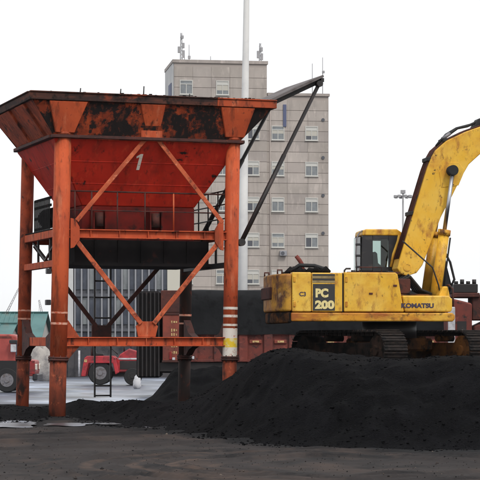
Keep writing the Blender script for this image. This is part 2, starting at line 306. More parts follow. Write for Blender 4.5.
def blob(name, cx, cy, rx, ry, z, m, seed, n=72, rough=.3):
    pts = []
    for i in range(n):
        t = 2 * pi * i / n; k = 1 + rough * noise.noise((cos(t) * 1.6 + seed, sin(t) * 1.6, seed)) * 2
        pts.append((cx + rx * k * cos(t), cy + ry * k * sin(t), z))
    me = bpy.data.meshes.new(name); me.from_pydata(pts, [], [tuple(range(n))]); me.update(); me.materials.append(m)
    o = bpy.data.objects.new(name, me); COL.objects.link(o); return o
pv = [(-40, 55.5), (-14, 54.5), (-8, 55.5), (-3, 55), (4, 56), (40, 56), (40, 104), (-40, 104)]
me = bpy.data.meshes.new('wet_pavement'); me.from_pydata([(x, y, .006) for x, y in pv], [], [tuple(range(8))]); me.materials.append(M['wet'])
o = bpy.data.objects.new('wet_pavement', me); COL.objects.link(o); tag(o, 'pale wet concrete pavement behind the hopper legs', None, None, 'structure')
for k, (cx, cy, rx, ry) in enumerate([(-4.75, 41.4, .95, 1.5), (-3.4, 41.6, .5, .8), (-2.65, 42.0, .35, .5), (-1.6, 40.3, .3, .35), (-4.2, 34.2, .25, .5)]):
    tag(blob('puddle', cx, cy, rx, ry, .012, M['puddle'], k * 3.3), ['long shallow puddle nearest the left frame edge by the coal', 'thin middle puddle in front of the front left leg', 'small puddle right of the front left leg', 'small puddle before the foot of the coal heap', 'small shallow puddle on the brown dirt'][k], None, 'shallow puddles', 'structure')

# ------------------------------------------------------------------ coal heap
def coal_h(x, y):
    px = 240 + FOC * x / y
    top = EYE - (lerp(SIL, px) - 343) * y / FOC
    f = lerp(FOOT, px) + .7 * noise.noise((x * .45, y * .1, 3)) + .45 * noise.noise((x * 1.4, y * .6, 8)) + .3 * noise.noise((x * 4, y * 2, 6))
    low = top < .45
    t = (y - f) / (4.5 if not low else 4.2)
    ramp = sstep(t) ** .9 if t > 0 else 0
    back = 1 - sstep((y - (49.2 if px < 150 else 52)) / 5.5)
    h = max(0, top) * ramp * back
    k = min(1, h / .3)
    h += k * (.08 * noise.noise((x * .7, y * .5, 0)) + .05 * abs(noise.noise((x * 1.7 + y * .4, y * .35, 31))) + .06 * noise.noise((x * 2.3, y * 2.3, 5)) - .06)
    h += (.3 + .7 * k) * ramp * (.03 * noise.noise((x * 5, y * 5, 7)) + .02 * noise.noise((x * 9, y * 9, 17)))
    h -= .03 * (1 - ramp) + .03 * (1 - back)
    m = .95 * math.exp(-max(0, (abs(x + 1.1) - .6) / .6) ** 2 - ((y - 57.5) / 2.6) ** 2) - .04      # small spilt heap by the trailer's wheels
    if m > 0: h = max(h, m * (1 + .25 * noise.noise((x * 2, y * 2, 21))) + .05 * noise.noise((x * 5, y * 3, 22)))
    return h
cx_ = [-17 + .13 * i for i in range(256)]; cy_ = [29 + .13 * i for i in range(255)]
tag(grid_mesh('coal_heap', cx_, cy_, coal_h, M['coal']), 'broad black heap of fine coal under and before the yellow excavator', 'coal heap', None, 'stuff')
def lumps(n):
    mb = MB(); ico = bmesh.new(); bmesh.ops.create_icosphere(ico, subdivisions=1, radius=1)
    vs0 = [v.co.copy() for v in ico.verts]; fs0 = [tuple(v.index for v in f.verts) for f in ico.faces]; ico.free()
    rng = random.Random(3); i = 0
    while i < n:
        y = rng.uniform(31, 50); px = rng.uniform(-60, 520); x = (px - 240) * y / FOC
        f = lerp(FOOT, px)
        if y < f - 1.3: continue
        if y > f + 1.2 and rng.random() < .45: continue
        r = rng.choice((.008, .01, .012, .014, .018, .024)) * rng.uniform(.8, 1.4)
        if rng.random() < .004: r = rng.uniform(.03, .05)
        z = max(coal_h(x, y), ground_h(x, y)) + r * .25; s = rng.random() * 50
        q = Matrix.Rotation(rng.uniform(0, 6.3), 3, 'Z')
        mb._add([(x + a.x, y + a.y, z + a.z * .5) for a in (q @ (v * r * (1 + .45 * noise.noise(v * 1.3 + Vector((s, 0, 0))))) for v in vs0)], fs0)
        i += 1
    return mb.build('coal_lumps', M['coal'])
tag(lumps(5200), 'loose small lumps of coal strewn over the black heap', 'coal lumps', None, 'stuff')

def grit(n):
    mb = MB(); rng = random.Random(8)
    for i in range(n):
        y = rng.uniform(23.5, 43); x = rng.uniform(-.14, .14) * y; r = rng.choice((.004, .005, .006, .008, .011)) * rng.uniform(.8, 1.4)
        if rng.random() < .01: r = rng.uniform(.02, .035)
        z = ground_h(x, y) + r * .3; a = rng.uniform(0, 6); k = rng.uniform(.6, 1.5)
        mb._add([(x + r * cos(a), y + r * sin(a), z), (x - r * k * sin(a), y + r * k * cos(a), z), (x - r * cos(a), y - r * sin(a), z), (x + r * sin(a), y - r * cos(a), z), (x + r * .2, y, z + r * .8), (x, y, z - r)],
                [(0, 1, 4), (1, 2, 4), (2, 3, 4), (3, 0, 4), (1, 0, 5), (2, 1, 5), (3, 2, 5), (0, 3, 5)])
    return mb.build('grit', M['gritstone'])
M['gritstone'] = mat('grit_stone', srgb(60, 54, 52), .9, layers=[(srgb(30, 29, 30), 2.0, .45, .55), (srgb(104, 94, 86), 3.1, .57, .64)], spec=.15)
tag(grit(2600), 'small stones and grit trodden into the brown dirt', 'grit', None, 'stuff')

# ------------------------------------------------------------------ the steel loading hopper
HY = math.atan2(1.3, 3.805)
hop = thing('loading_hopper', 'rusty orange steel loading hopper on four pipe legs, numbered 1', 'loading hopper', (-4.012, 46.4, 0), HY)
U, V = 4.02, 3.45
CT = {'fl': ((.05, 0), (-.09, 0)), 'fr': ((4.07, 0), (3.97, 0)), 'bl': ((.05, V), (-.09, V + .05)), 'br': ((4.07, V), (3.97, V + .05))}
def cpos(c, z):      # the leg's centre at height z: the legs lean a little
    (a, b), (p, q) = CT[c]; t = z / 6.4; return Vector((p + (a - p) * t, q + (b - q) * t, z))
for c, r in (('fl', .19), ('fr', .165), ('bl', .155), ('br', .15)):
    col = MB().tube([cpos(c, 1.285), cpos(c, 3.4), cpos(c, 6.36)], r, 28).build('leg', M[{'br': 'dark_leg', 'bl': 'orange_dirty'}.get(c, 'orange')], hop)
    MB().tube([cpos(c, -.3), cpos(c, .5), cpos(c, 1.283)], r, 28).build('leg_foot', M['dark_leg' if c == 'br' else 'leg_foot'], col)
    mb = MB(); mb.tube([cpos(c, 1.24), cpos(c, 1.28)], r + .04, 28); mb.tube([cpos(c, 1.29), cpos(c, 1.33)], r + .04, 28)
    for k in range(8):
        p = cpos(c, 1.2); a = k * pi / 4; q = p + Vector((cos(a), sin(a), 0)) * (r + .02); mb.tube([q, q + Vector((0, 0, .16))], .012, 6)
    mb.build('flange', M['rust_dark'], col)
    MB().tube([cpos(c, 6.3), cpos(c, 6.36)], r + .025, 28).build('collar', M['orange_dirty'], col)
    bands = {'fl': [(2.3, 2.34, 'faintwhite'), (2.05, 2.1, 'faintwhite')], 'bl': [(2.4, 2.44, 'faintwhite'), (2.2, 2.24, 'faintwhite')], 'br': [(2.3, 2.35, 'faintwhite'), (2.1, 2.14, 'faintwhite')],
             'fr': [(2.41, 2.47, 'white'), (2.23, 2.29, 'white'), (2.03, 2.08, 'white'), (1.75, 1.98, 'white'), (1.54, 1.75, 'yellowband'), (1.28, 1.54, 'white')]}[c]
    for z0, z1, mm in bands:
        if c == 'fr' and z0 < 1.3: z0 = 1.335
        MB().tube([cpos(c, z0), cpos(c, z1)], r + .003, 28, cap=False).build('painted_band', M[mm], col)

def bar(name, p, q, w_, h_, m='orange', up=(0, 0, 1), par=None, bev=.008):
    return MB().beam(p, q, w_, h_, up).build(name, M['brace' if name == 'brace' and m == 'orange' else m], par or hop, bev)
# horizontal beams (butting against the legs)
for z, h_, cs in ((4.1, .2, (('fl', 'fr', 0), ('bl', 'br', V))), (1.67, .21, (('fl', 'fr', 0), ('bl', 'br', V)))):
    for a, b, v in cs:
        p, q = cpos(a, z), cpos(b, z)
        MB().ibeam((p.x + .12, p.y, z), (q.x - .1, q.y, z), .17, h_, .025).build('beam', M['orange' if v == 0 else 'orange_dirty'], hop, .004)
        for k in range(1, 6):
            x = p.x + (q.x - p.x) * k / 6
            MB().box(x - .008, x + .008, v - .075, v + .075, z - h_ / 2 + .025, z + h_ / 2 - .025).build('stiffener', M['orange' if v == 0 else 'orange_dirty'], hop)
for a, b in (('fl', 'bl'), ('fr', 'br')):
    for z, h_ in ((4.12, .17), (3.44, .15), (1.67, .2)):
        if a == 'fr' and z == 3.44: continue
        p, q = cpos(a, z), cpos(b, z)
        MB().beam((p.x, p.y + .14, z), (q.x, q.y - .12, z), .14, h_).build('beam', M['orange'], hop, .008)
    x = cpos(a, 1.7).x
    for s, y0 in ((1, .15), (-1, V - .14)):      # hourglass gussets at the low side beam
        poly = [(y0, 2.2), (y0 + s * .12, 2.12), (y0 + s * .38, 1.88), (y0 + s * .75, 1.77), (y0 + s * .75, 1.565), (y0 + s * .42, 1.49), (y0 + s * .16, 1.34), (y0, 1.34)]
        MB().prism(poly, 'x', x - .085, x + .085).build('gusset', M['rust_dark'], hop)
# small side braces at the left walkway
for y0, y1 in ((.3, 1.5), (2.7, 1.5)):
    bar('side_brace', (.0, y0, 4.0), (.0, y1, 3.55), .05, .05, 'black')
for y in (1.0, 2.2): bar('side_post', (.0, y, 3.52), (.0, y, 4.03), .05, .05, 'black', up=(1, 0, 0))
# front X: upper and lower braces with gusset plates
def gus(poly, v0, v1, m='orange'): return MB().prism(poly, 'y', v0, v1).build('gusset', M[m], hop, .004)
gus([(1.82, 6.29), (2.32, 6.29), (2.32, 6.53), (1.82, 6.53)], -.17, -.13)
gus([(1.74, 2.02), (1.87, 2.13), (2.13, 2.13), (2.26, 2.02), (2.2, 1.78), (1.8, 1.78)], -.03, .03)
for s, x in ((1, .19), (-1, 3.8)):
    gus([(x, 4.44), (x + s * .1, 4.42), (x + s * .21, 4.24), (x + s * .21, 3.96), (x + s * .08, 3.78), (x, 3.76)], -.125, -.095)
bar('brace', (2.0, -.115, 6.34), (.33, -.115, 4.38), .03, .1, up=(1, 0, 0)); bar('brace', (2.16, -.115, 6.34), (3.78, -.115, 4.4), .03, .1, up=(1, 0, 0))
bar('brace', (.3, -.08, 3.98), (1.85, -.06, 2.08), .03, .11, up=(1, 0, 0)); bar('brace', (3.72, -.08, 3.98), (2.15, -.06, 2.08), .03, .11, up=(1, 0, 0))
# the same V at the back, dark with dust
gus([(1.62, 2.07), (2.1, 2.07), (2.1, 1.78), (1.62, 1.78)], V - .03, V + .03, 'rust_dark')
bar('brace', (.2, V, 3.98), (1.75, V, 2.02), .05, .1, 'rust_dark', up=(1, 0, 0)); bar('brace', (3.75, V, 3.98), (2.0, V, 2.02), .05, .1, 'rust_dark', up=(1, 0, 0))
gus([(.1, 2.15), (.16, 2.15), (.42, 1.775), (.12, 1.775)], -.03, .03, 'orange_dirty'); gus([(.1, 1.25), (.14, 1.25), (.42, 1.565), (.12, 1.565)], -.03, .03, 'orange_dirty')

# funnel: sloped bin, with the vertical skirt below
A0, A1, B0, B1 = -.2, 4.22, -.14, 3.6
a0, a1, b0, b1 = .66, 3.36, .7, 2.75
zt, zs = 6.22, 4.78
fun = MB().hexa([(a0, b0, zs), (a1, b0, zs), (a1, b1, zs), (a0, b1, zs)], [(A0, B0, zt), (A1, B0, zt), (A1, B1, zt), (A0, B1, zt)]).build('funnel', M['funnel'], hop, .02)
for t in (.33, .66):
    z = zt + (zs - zt) * t; lx = A0 + (a0 - A0) * t; rx = A1 + (a1 - A1) * t; fy = B0 + (b0 - B0) * t; by = B1 + (b1 - B1) * t
    MB().beam((lx, fy, z), (rx, fy, z), .008, .012).build('weld_seam', M['funnel'], fun); MB().beam((lx, fy, z), (lx, by, z), .008, .012).build('weld_seam', M['funnel'], fun)
MB().box(a0 + .004, a1 - .004, b0 + .004, b1 - .004, 4.0, zs - .005).build('funnel_skirt', M['skirt'], hop, .01)
bx_ = MB().box(.42, 3.62, .42, 2.95, 3.42, 3.99).build('feeder_box', M['blackbox'], hop, .015)
mb = MB()
for x in (.9, 1.45, 2.0, 2.55, 3.1): mb.box(x - .025, x + .025, .38, .418, 3.42, 3.99)
mb.box(.36, 3.68, .375, .418, 3.40, 3.47)
mb.build('feeder_rib', M['blackbox'], bx_)
nm = MB().prism([(-.035, -.2), (.035, -.2), (.075, .2), (.02, .2), (-.075, .135), (-.068, .09), (-.005, .125)], 'z', 0, .004).build('numeral', M['white'], hop)
nm.location = (1.85, B0 + (b0 - B0) * ((zt - 5.75) / (zt - zs)) - .008, 5.76); nm.rotation_euler = (R(90) + math.atan2(b0 - B0, zt - zs), 0, 0)
# ledge, tilted wall panels, flared brackets, rim
for p, q in (((A0 - .06, B0 - .02, 6.26), (A1 + .06, B0 - .02, 6.26)), ((A0 - .06, B1 + .02, 6.26), (A1 + .06, B1 + .02, 6.26)), ((A0 - .03, B0 + .08, 6.262), (A0 - .03, B1 - .08, 6.262)), ((A1 + .03, B0 + .08, 6.262), (A1 + .03, B1 - .08, 6.262))):
    bar('ledge', p, q, .14, .07, 'rust_dark')
RL, RR, RF, RB = -.81, 4.99, -.43, 3.95
def tilt(x0, x1, X0, X1, f, F, sgn, name='wall_panel', m='panel', z0=6.3, z1=7.06, t=.05):
    return MB().hexa([(x0, f, z0), (x1, f, z0), (x1, f + sgn * t, z0), (x0, f + sgn * t, z0)], [(X0, F, z1), (X1, F, z1), (X1, F + sgn * t, z1), (X0, F + sgn * t, z1)]).build(name, M[m], hop, .006)
tilt(A0, 2.0, RL + .06, 2.0, B0 + .02, RF + .06, 1); tilt(2.004, A1, 2.004, RR - .06, B0 + .02, RF + .06, 1)
tilt(A0, A1, RL + .06, RR - .06, B1 - .02, RB - .06, -1)
def tilt_side(y0, y1, Y0, Y1, e, E_, sgn, name='wall_panel', m='panel', t=.05):
    return MB().hexa([(e, y0, 6.3), (e, y1, 6.3), (e + sgn * t, y1, 6.3), (e + sgn * t, y0, 6.3)], [(E_, Y0, 7.06), (E_, Y1, 7.06), (E_ + sgn * t, Y1, 7.06), (E_ + sgn * t, Y0, 7.06)]).build(name, M[m], hop, .006)
tilt_side(B0 + .03, 1.7, RF + .1, 1.7, A0 + .02, RL + .06, 1, m='orange_dirty'); tilt_side(1.704, B1 - .03, 1.704, RB - .1, A0 + .02, RL + .06, 1, m='orange_dirty')
tilt_side(B0 + .03, B1 - .03, RF + .1, RB - .1, A1 - .02, RR - .06, -1)
def bracket(x0, x1, X0, X1, zb, v0, v1, V0):
    o = MB().hexa([(x0, v0, zb), (x1, v0, zb), (x1, v1, zb), (x0, v1, zb)], [(X0, V0, 7.02), (X1, V0, 7.02), (X1, V0 + .22, 7.02), (X0, V0 + .22, 7.02)]).build('bracket', M['orange'], hop, .012)
    return o
bracket(-.17, .26, -.36, .52, 6.34, -.2, .02, RF + .02); bracket(1.9, 2.28, 1.74, 2.33, 6.545, -.2, .05, RF + .02); bracket(3.83, 4.28, 3.65, 4.47, 6.36, -.19, .02, RF + .02)
for y0, y1 in ((.55, 1.45), (2.05, 3.1)):
    MB().hexa([(A0 - .05, y0, 6.31), (A0 + .05, y0, 6.31), (A0 + .05, y1, 6.31), (A0 - .05, y1, 6.31)], [(RL + .03, y0 - .12, 7.02), (RL + .25, y0 - .12, 7.02), (RL + .25, y1 - .1, 7.02), (RL + .03, y1 - .1, 7.02)]).build('bracket', M['orange_dirty'], hop, .012)
for x in (.3, 2.1, 3.9):
    MB().hexa([(x - .2, B1, 6.31), (x + .2, B1, 6.31), (x + .2, B1 + .05, 6.31), (x - .2, B1 + .05, 6.31)], [(x - .35, RB - .25, 7.02), (x + .35, RB - .25, 7.02), (x + .35, RB - .03, 7.02), (x - .35, RB - .03, 7.02)]).build('bracket', M['orange_dirty'], hop, .012)
for y in (.6, 2.7):
    MB().hexa([(A1 - .05, y, 6.31), (A1 + .05, y, 6.31), (A1 + .05, y + .8, 6.31), (A1 - .05, y + .8, 6.31)], [(RR - .25, y - .1, 7.02), (RR - .03, y - .1, 7.02), (RR - .03, y + .9, 7.02), (RR - .25, y + .9, 7.02)]).build('bracket', M['orange_dirty'], hop, .012)
def rimbeam(p, q, m):
    mb = MB().beam(Vector(p) + Vector((0, 0, -.02)), Vector(q) + Vector((0, 0, -.02)), .14, .16); mb.beam(Vector(p) + Vector((0, 0, .077)), Vector(q) + Vector((0, 0, .077)), .2, .03)
    return mb.build('rim_beam', M[m], hop, .008)
zr = 7.135
rimbeam((RL, RF + .07, zr), (3.55, RF + .07, zr), 'rim'); rimbeam((3.553, RF + .07, zr), (RR, RF + .07, zr), 'orange_dirty'); rimbeam((RL, RB - .07, zr), (RR, RB - .07, zr), 'rim')
rimbeam((RL + .07, RF + .145, zr), (RL + .07, RB - .145, zr), 'rim'); rimbeam((RR - .07, RF + .145, zr), (RR - .07, RB - .145, zr), 'rim')
for k, (x, h_) in enumerate(((.35, .1), (1.28, .12), (1.82, .2), (2.9, .07))): MB().tube([(x, RF + .07, zr + .09), (x + .01, RF + .07, zr + .09 + h_)], .014, 8).build('rod_stub', M['black'], hop)
mb = MB(); rng = random.Random(5)
for k in range(60):
    x = RL + .1 + (RR - RL - .2) * rng.random() ** .6; s = rng.choice((.008, .012, .02, .03)); mb.box(x - s, x + s, RF + .03, RF + .03 + 2 * s, zr + .09, zr + .09 + s * rng.uniform(.5, 1.1))
tag(mb.build('coal_crust', M['lump'], hop, .008), kind='stuff')
# front railing on the walkway beam
RM = M['orange_dirty']
for x in (.33, .72, 1.32, 1.97, 2.65): MB().tube([(x, .04, 4.2), (x, .04, 5.05)], .018, 8).build('rail_post', M['orange'] if x == 2.65 else M['rust_dark'], hop)
MB().tube([(.16, .04, 5.06), (3.92, .04, 5.06)], .018, 8).build('handrail', M['rust_dark'], hop)
MB().tube([(.16, .04, 4.63), (3.92, .04, 4.63)], .012, 8).build('handrail', M['rust_dark'], hop)
# side walkways
for x0, x1, y0, y1 in ((-.06, .4, .15, 3.3), (3.64, 4.12, .15, 3.3)):
    mb = MB(); mb.box(x0, x1, y0, y1, 4.215, 4.24)
    mb.build('walkway_plate', M['blackbox'], hop)
for x in (4.1,):
    for y in (.45, 1.2, 1.95, 2.7, 3.25): MB().tube([(x, y, 4.24), (x, y, 5.2)], .018, 8).build('rail_post', M['black'], hop)
    for z in (4.55, 4.88, 5.2): MB().tube([(x, .3, z), (x, 3.3, z)], .016, 8).build('handrail', M['black'], hop)
for x in (3.5, 3.8):
    MB().tube([(x, 3.3, 4.24), (x, 3.3, 5.2)], .018, 8).build('rail_post', M['black'], hop)
for z in (4.55, 4.88, 5.2): MB().tube([(3.3, 3.3, z), (4.08, 3.3, z)], .016, 8).build('handrail', M['black'], hop)
# hanging frame under the right walkway
for y in (.9, 2.0, 3.1): bar('hanger', (3.95, y, 3.5), (3.95, y, 4.2), .05, .05, 'black', up=(1, 0, 0))
bar('hanger_beam', (3.95, .16, 3.44), (3.95, 3.3, 3.44), .1, .12, 'black'); bar('hanger_beam', (3.66, 1.4, 3.44), (3.9, 1.4, 3.44), .1, .1, 'black')
# mesh guard and drive motor by the left side of the funnel
mb = MB()
for k in range(13): y = 1.0 + .125 * k; mb.box(-.02, -.006, y, y + .06, 4.25, 4.98)
for z in (4.3, 4.55, 4.8, 4.97): mb.box(-.004, .02, .95, 2.6, z - .03, z + .03)
mb.build('mesh_guard', M['blackbox'], hop)
mot = MB().tube([(.22, 1.1, 4.55), (.22, 2.3, 4.55)], [.2, .2], 20).build('motor', M['blackbox'], hop)
mb = MB()
for k in range(9): y = 1.2 + .12 * k; mb.tube([(.22, y, 4.55), (.22, y + .03, 4.55)], .23, 20)
mb.build('cooling_fin', M['blackbox'], mot)
# two vibrators on the front skirt
for x in (1.02, 2.36):
    vb = MB().tube([(x, .52, 4.3), (x, .52, 4.62)], .1, 16).build('vibrator', M['rust_dark'], hop)
    MB().box(x - .16, x + .16, .62, .695, 4.22, 4.68).box(x - .15, x - .12, .44, .62, 4.24, 4.66).box(x + .12, x + .15, .44, .62, 4.24, 4.66).build('mounting_plate', M['skirt'], vb)
# small floodlight boxes on the front left leg
for z in (3.25, 2.55):
    p = cpos('fl', z); l = MB().box(p.x - .3, p.x - .19, .02, .16, z - .06, z + .06).build('junction_box', M['cabblack'], hop, .01)
# ladder hung from the back frame
lad = MB().beam((1.72, V + .1, .32), (1.72, V + .1, 4.1), .05, .035, (1, 0, 0)).beam((2.12, V + .1, .32), (2.12, V + .1, 4.1), .05, .035, (1, 0, 0)).build('ladder', M['black'], hop)
for z in (.36, .6, 2.25, 2.75, 3.15, 3.6): MB().tube([(1.74, V + .1, z), (2.1, V + .1, z)], .02, 8).build('rung', M['black'], lad)
# the hinged wing plate and its struts on the right side
fl_ = MB().hexa([(5.0, -.05, 7.24), (5.0, 2.6, 7.24), (6.3, 2.6, 7.86), (6.3, -.05, 7.86)], [(4.97, -.05, 7.29), (4.97, 2.6, 7.29), (6.28, 2.6, 7.91), (6.28, -.05, 7.91)]).build('wing_plate', M['flap'], hop)
for y in (.12, 1.27, 2.45): MB().beam((5.06, y, 7.21), (6.22, y, 7.765), .06, .1).build('wing_rib', M['black'], fl_)
MB().beam((6.27, -.04, 7.79), (6.27, 2.6, 7.79), .07, .09).build('wing_edge_bar', M['black'], fl_)
for y, top, bot in ((.02, (6.2, .02, 7.7), (4.26, -.02, 3.96)), (2.85, (6.0, 2.52, 7.62), (4.28, 2.9, 4.3))):
    st = MB().tube([bot, (Vector(bot) * .45 + Vector(top) * .55), (Vector(bot) * .45 + Vector(top) * .55), top], [.055, .055, .045, .045], 12).build('strut', M['black'], hop)
    b = Vector(bot); t_ = Vector(top)
    MB().tube([t_ + Vector((0, -.08, 0)), t_ + Vector((0, .08, 0))], .075, 14).build('pin', M['black'], st)
    MB().tube([b + Vector((0, -.08, 0)), b + Vector((0, .08, 0))], .085, 14).beam(b + Vector((-.26, 0, -.02)), b + Vector((0, 0, 0)), .1, .12).build('pivot_bracket', M['black'], st)

# ------------------------------------------------------------------ the excavator
ex = thing('excavator', 'dirty yellow crawler excavator standing on the black coal heap, boom raised', 'excavator', (3.28, 47.5, 1.03), R(8))
NY = -1.35
def Z(z): return z - 1.03
def plate(name, poly, y0, y1, m, par=None, bev=.015): return MB().prism([(x, Z(z)) for x, z in poly], 'y', y0, y1).build(name, M[m], par or ex, bev, 2)
# deck skirt, right housing panels
plate('deck_skirt', [(-2.36, 2.12), (1.3, 2.12), (1.36, 2.17), (1.36, 2.26), (1.3, 2.315), (-2.36, 2.315)], NY - .02, NY + .25, 'yellow_dirty', bev=.03)
MB().box(-2.3, 1.2, NY + .25, 1.3, Z(2.15), Z(2.34)).build('deck', M['mudyellow'], ex, .02)
plate('side_door', [(-2.335, 2.335), (-1.905, 2.335), (-1.905, 3.21), (-2.335, 3.21)], NY, NY + .3, 'yellow', bev=.025)
sdr = plate('engine_panel', [(-1.895, 2.335), (-1.205, 2.335), (-1.205, 3.2), (-1.895, 3.2)], NY, NY + .3, 'yellow', bev=.02)
MB().box(-1.87, -1.375, NY - .006, NY, Z(2.36), Z(2.95)).build('decal', M['charcoal'], sdr)
for z, c in ((3.15, 'charcoal'), (3.1, 'decalgrey'), (3.05, 'charcoal'), (3.0, 'decalgrey')): MB().box(-1.88, -1.375, NY - .006, NY, Z(z - .022), Z(z + .022)).build('decal_stripe', M[c], sdr)
rx = (R(90), 0, 0)
text('lettering', '200', .235, (-1.605, NY - .009, Z(2.48)), rx, M['ivory'], sdr, .014, width=1.2); text('lettering', 'PC', .25, (-1.67, NY - .009, Z(2.74)), rx, M['ivory'], sdr, .014, width=.95)
text('lettering', 'C3', .13, (-2.1, NY - .004, Z(2.72)), rx, M['inklet'], ex, .004)
plate('panel_gap', [(-1.2, 2.335), (-1.17, 2.335), (-1.17, 3.19), (-1.2, 3.19)], NY + .05, NY + .3, 'rubber', bev=0)
fp = plate('pump_panel', [(-1.165, 2.335), (.2, 2.335), (.13, 2.72), (.05, 3.17), (.0, 3.215), (-1.165, 3.215)], NY, NY + .5, 'yellow', bev=.025)
for x, z in ((-.6, 2.72), (-.05, 2.9)): MB().box(x, x + .08, NY - .015, NY, Z(z), Z(z + .04)).build('latch', M['rust_dark'], fp)
for z in (2.5, 3.05):
    for x, pr in ((-1.14, fp), (-2.31, ex)): MB().box(x, x + .05, NY - .02, NY - .001, Z(z - .06), Z(z + .06)).build('hinge', M['yellow_dirty'], pr, .006)
MB().box(-1.1, .1, NY + .02, NY + .03, Z(3.2), Z(3.225)).tube([(-.8, NY + .1, Z(3.2)), (-.8, NY + .1, Z(3.33)), (-.3, NY + .1, Z(3.33)), (-.3, NY + .1, Z(3.2))], .014, 8).build('grab_handle', M['rust_dark'], fp)
MB().tube([(-1.12, NY + .2, Z(3.215)), (-1.12, NY + .2, Z(3.26)), (-1.08, NY + .2, Z(3.3)), (-.98, NY + .2, Z(3.3))], .02, 8).tube([(-.9, NY + .3, Z(3.21)), (-.9, NY + .3, Z(3.27))], .05, 14).build('filler_cap', M['black'], fp)
tb = plate('tool_box', [(.215, 2.335), (1.27, 2.335), (1.3, 2.4), (1.3, 2.62), (1.22, 2.7), (.15, 2.7)], NY, NY + .6, 'yellow', bev=.03)
text('lettering', 'KOMATSU', .135, (.5, NY - .004, Z(2.47)), rx, M['inklet'], tb, .007, width=1.18)
plate('front_bracket', [(1.02, 2.34), (1.36, 2.34), (1.36, 2.62), (1.3, 2.92), (1.18, 2.92), (1.1, 2.74)], -.95, -.6, 'yellow', bev=.03)
MB().tube([(1.34, NY + .1, Z(2.45)), (1.34, NY + .1, Z(2.85)), (1.32, NY + .4, Z(2.95)), (1.32, NY + .6, Z(2.95))], .02, 8).build('handrail', M['rust_dark'], ex)
# counterweight with rounded back and body
cwp = [(-2.345, NY - .0), (-2.345, 1.32), (-2.46, 1.32), (-2.6, 1.1), (-2.68, .6), (-2.7, 0), (-2.68, -.6), (-2.6, -1.08), (-2.46, NY + .02)]
def cw(z0, z1, k, name, m):
    b = [(x if x > -2.4 else x * k, y * (1 if x > -2.4 else k)) for x, y in cwp]
    n = len(b); mb = MB(); mb._add([(x, y, Z(z0)) for x, y in b] + [(x, y, Z(z1)) for x, y in b], [tuple(range(n)), tuple(range(2 * n - 1, n - 1, -1))] + [(i, i + n, (i + 1) % n + n, (i + 1) % n) for i in range(n)])
    return mb.build(name, M[m], ex, .05, 3)
c1 = cw(2.34, 3.18, 1, 'counterweight', 'weight'); cw(2.08, 2.33, .985, 'counterweight_foot', 'mudyellow')
MB().box(-2.74, -2.66, -.62, .62, Z(2.62), Z(2.9)).build('recess_plate', M['rust_dark'], c1, .02)
for y in (-.95, .95): MB().tube([(-2.6, y, Z(3.18)), (-2.6, y, Z(3.27)), (-2.5, y, Z(3.27)), (-2.5, y, Z(3.18))], .02, 8).build('lifting_eye', M['rust_dark'], c1)
# engine bay top: hood, hoses, coal dust, exhaust
hd = MB().box(-2.3, -1.25, NY + .3, 1.25, Z(2.35), Z(3.2)).build('engine_hood', M['yellow_dirty'], ex, .03)
mb = MB(); rng = random.Random(11)
mb.box(-2.25, -1.5, -1.1, .5, Z(3.19), Z(3.27))
for k in range(110):
    x = rng.uniform(-2.25, -1.45); y = rng.uniform(-1.2, .4); r = rng.uniform(.03, .1)
    mb.tube([(x - r, y, Z(3.2) + r * .3), (x, y, Z(3.21) + r * rng.uniform(.4, 1.1)), (x + r, y + .05, Z(3.2) + r * .3)], [r * .4, r * .7, r * .4], 7)
mb.build('engine_clutter', M['blackbox'], hd)
MB().tube([(-1.55, -1.0, Z(3.2)), (-1.55, -1.0, Z(3.3)), (-1.75, -.9, Z(3.37)), (-2.1, -.9, Z(3.38)), (-2.3, -.9, Z(3.24))], .045, 10).build('hood_hose', M['rubber'], hd)
MB().tube([(-1.98, -.6, Z(3.2)), (-1.98, -.6, Z(3.4)), (-2.04, -.6, Z(3.5)), (-2.12, -.6, Z(3.6))], [.05, .05, .048, .046], 14).build('exhaust_pipe', M['trail'], hd)
# boom foot housing
MB().box(.2, 1.0, -.75, .35, Z(2.34), Z(2.75)).build('boom_foot_block', M['mudyellow'], ex, .03)
MB().box(.1, .18, -.8, -.72, Z(2.7), Z(3.25)).box(.14, .5, -.66, .3, Z(2.75), Z(3.1)).build('valve_block', M['rust_dark'], ex, .02)
for k in range(5):
    y = -.62 + .2 * k; MB().tube([(.2, y, Z(3.0)), (.5, y, Z(3.15 + .04 * k)), (.75, y, Z(2.85)), (1.0, y, Z(2.75))], .03, 8).build('valve_hose', M['rubber'], ex)
MB().tube([(.3, -.72, Z(3.95)), (.98, -.78, Z(3.35)), (1.12, -.78, Z(2.95)), (1.16, -.78, Z(2.72))], .018, 8).build('grab_rail', M['black'], ex)
# boom
outer = [(.36, 3.22), (.27, 3.34), (.33, 3.56), (.65, 4.6), (.96, 5.6), (1.05, 5.84), (1.17, 6.05), (1.42, 6.27), (1.88, 6.49), (2.3, 6.64), (2.9, 6.76), (3.6, 6.72), (4.6, 6.45), (5.55, 6.15)]
inner = [(5.7, 5.88), (4.7, 5.95), (3.6, 6.12), (2.8, 6.14), (2.25, 6.01), (1.95, 5.74), (1.76, 5.42), (1.55, 5.0), (1.41, 4.75), (1.29, 4.52), (.86, 3.42), (.72, 3.24), (.5, 3.17)]
bm_ = plate('boom', outer + inner, -.3, .3, 'yellow', bev=.02)
for s in (-1, 1): MB().prism([(x, Z(z)) for x, z in [(1.3, 5.2), (1.7, 5.25), (1.85, 5.6), (1.7, 5.78), (1.4, 5.78), (1.25, 5.55)]], 'y', *sorted((s * .3, s * .312))).build('pin_plate', M['yellow'], bm_, .004)
MB().tube([(1.53, -.52, Z(5.58)), (1.53, .52, Z(5.58))], .12, 20).build('boom_pin', M['rubber'], bm_)
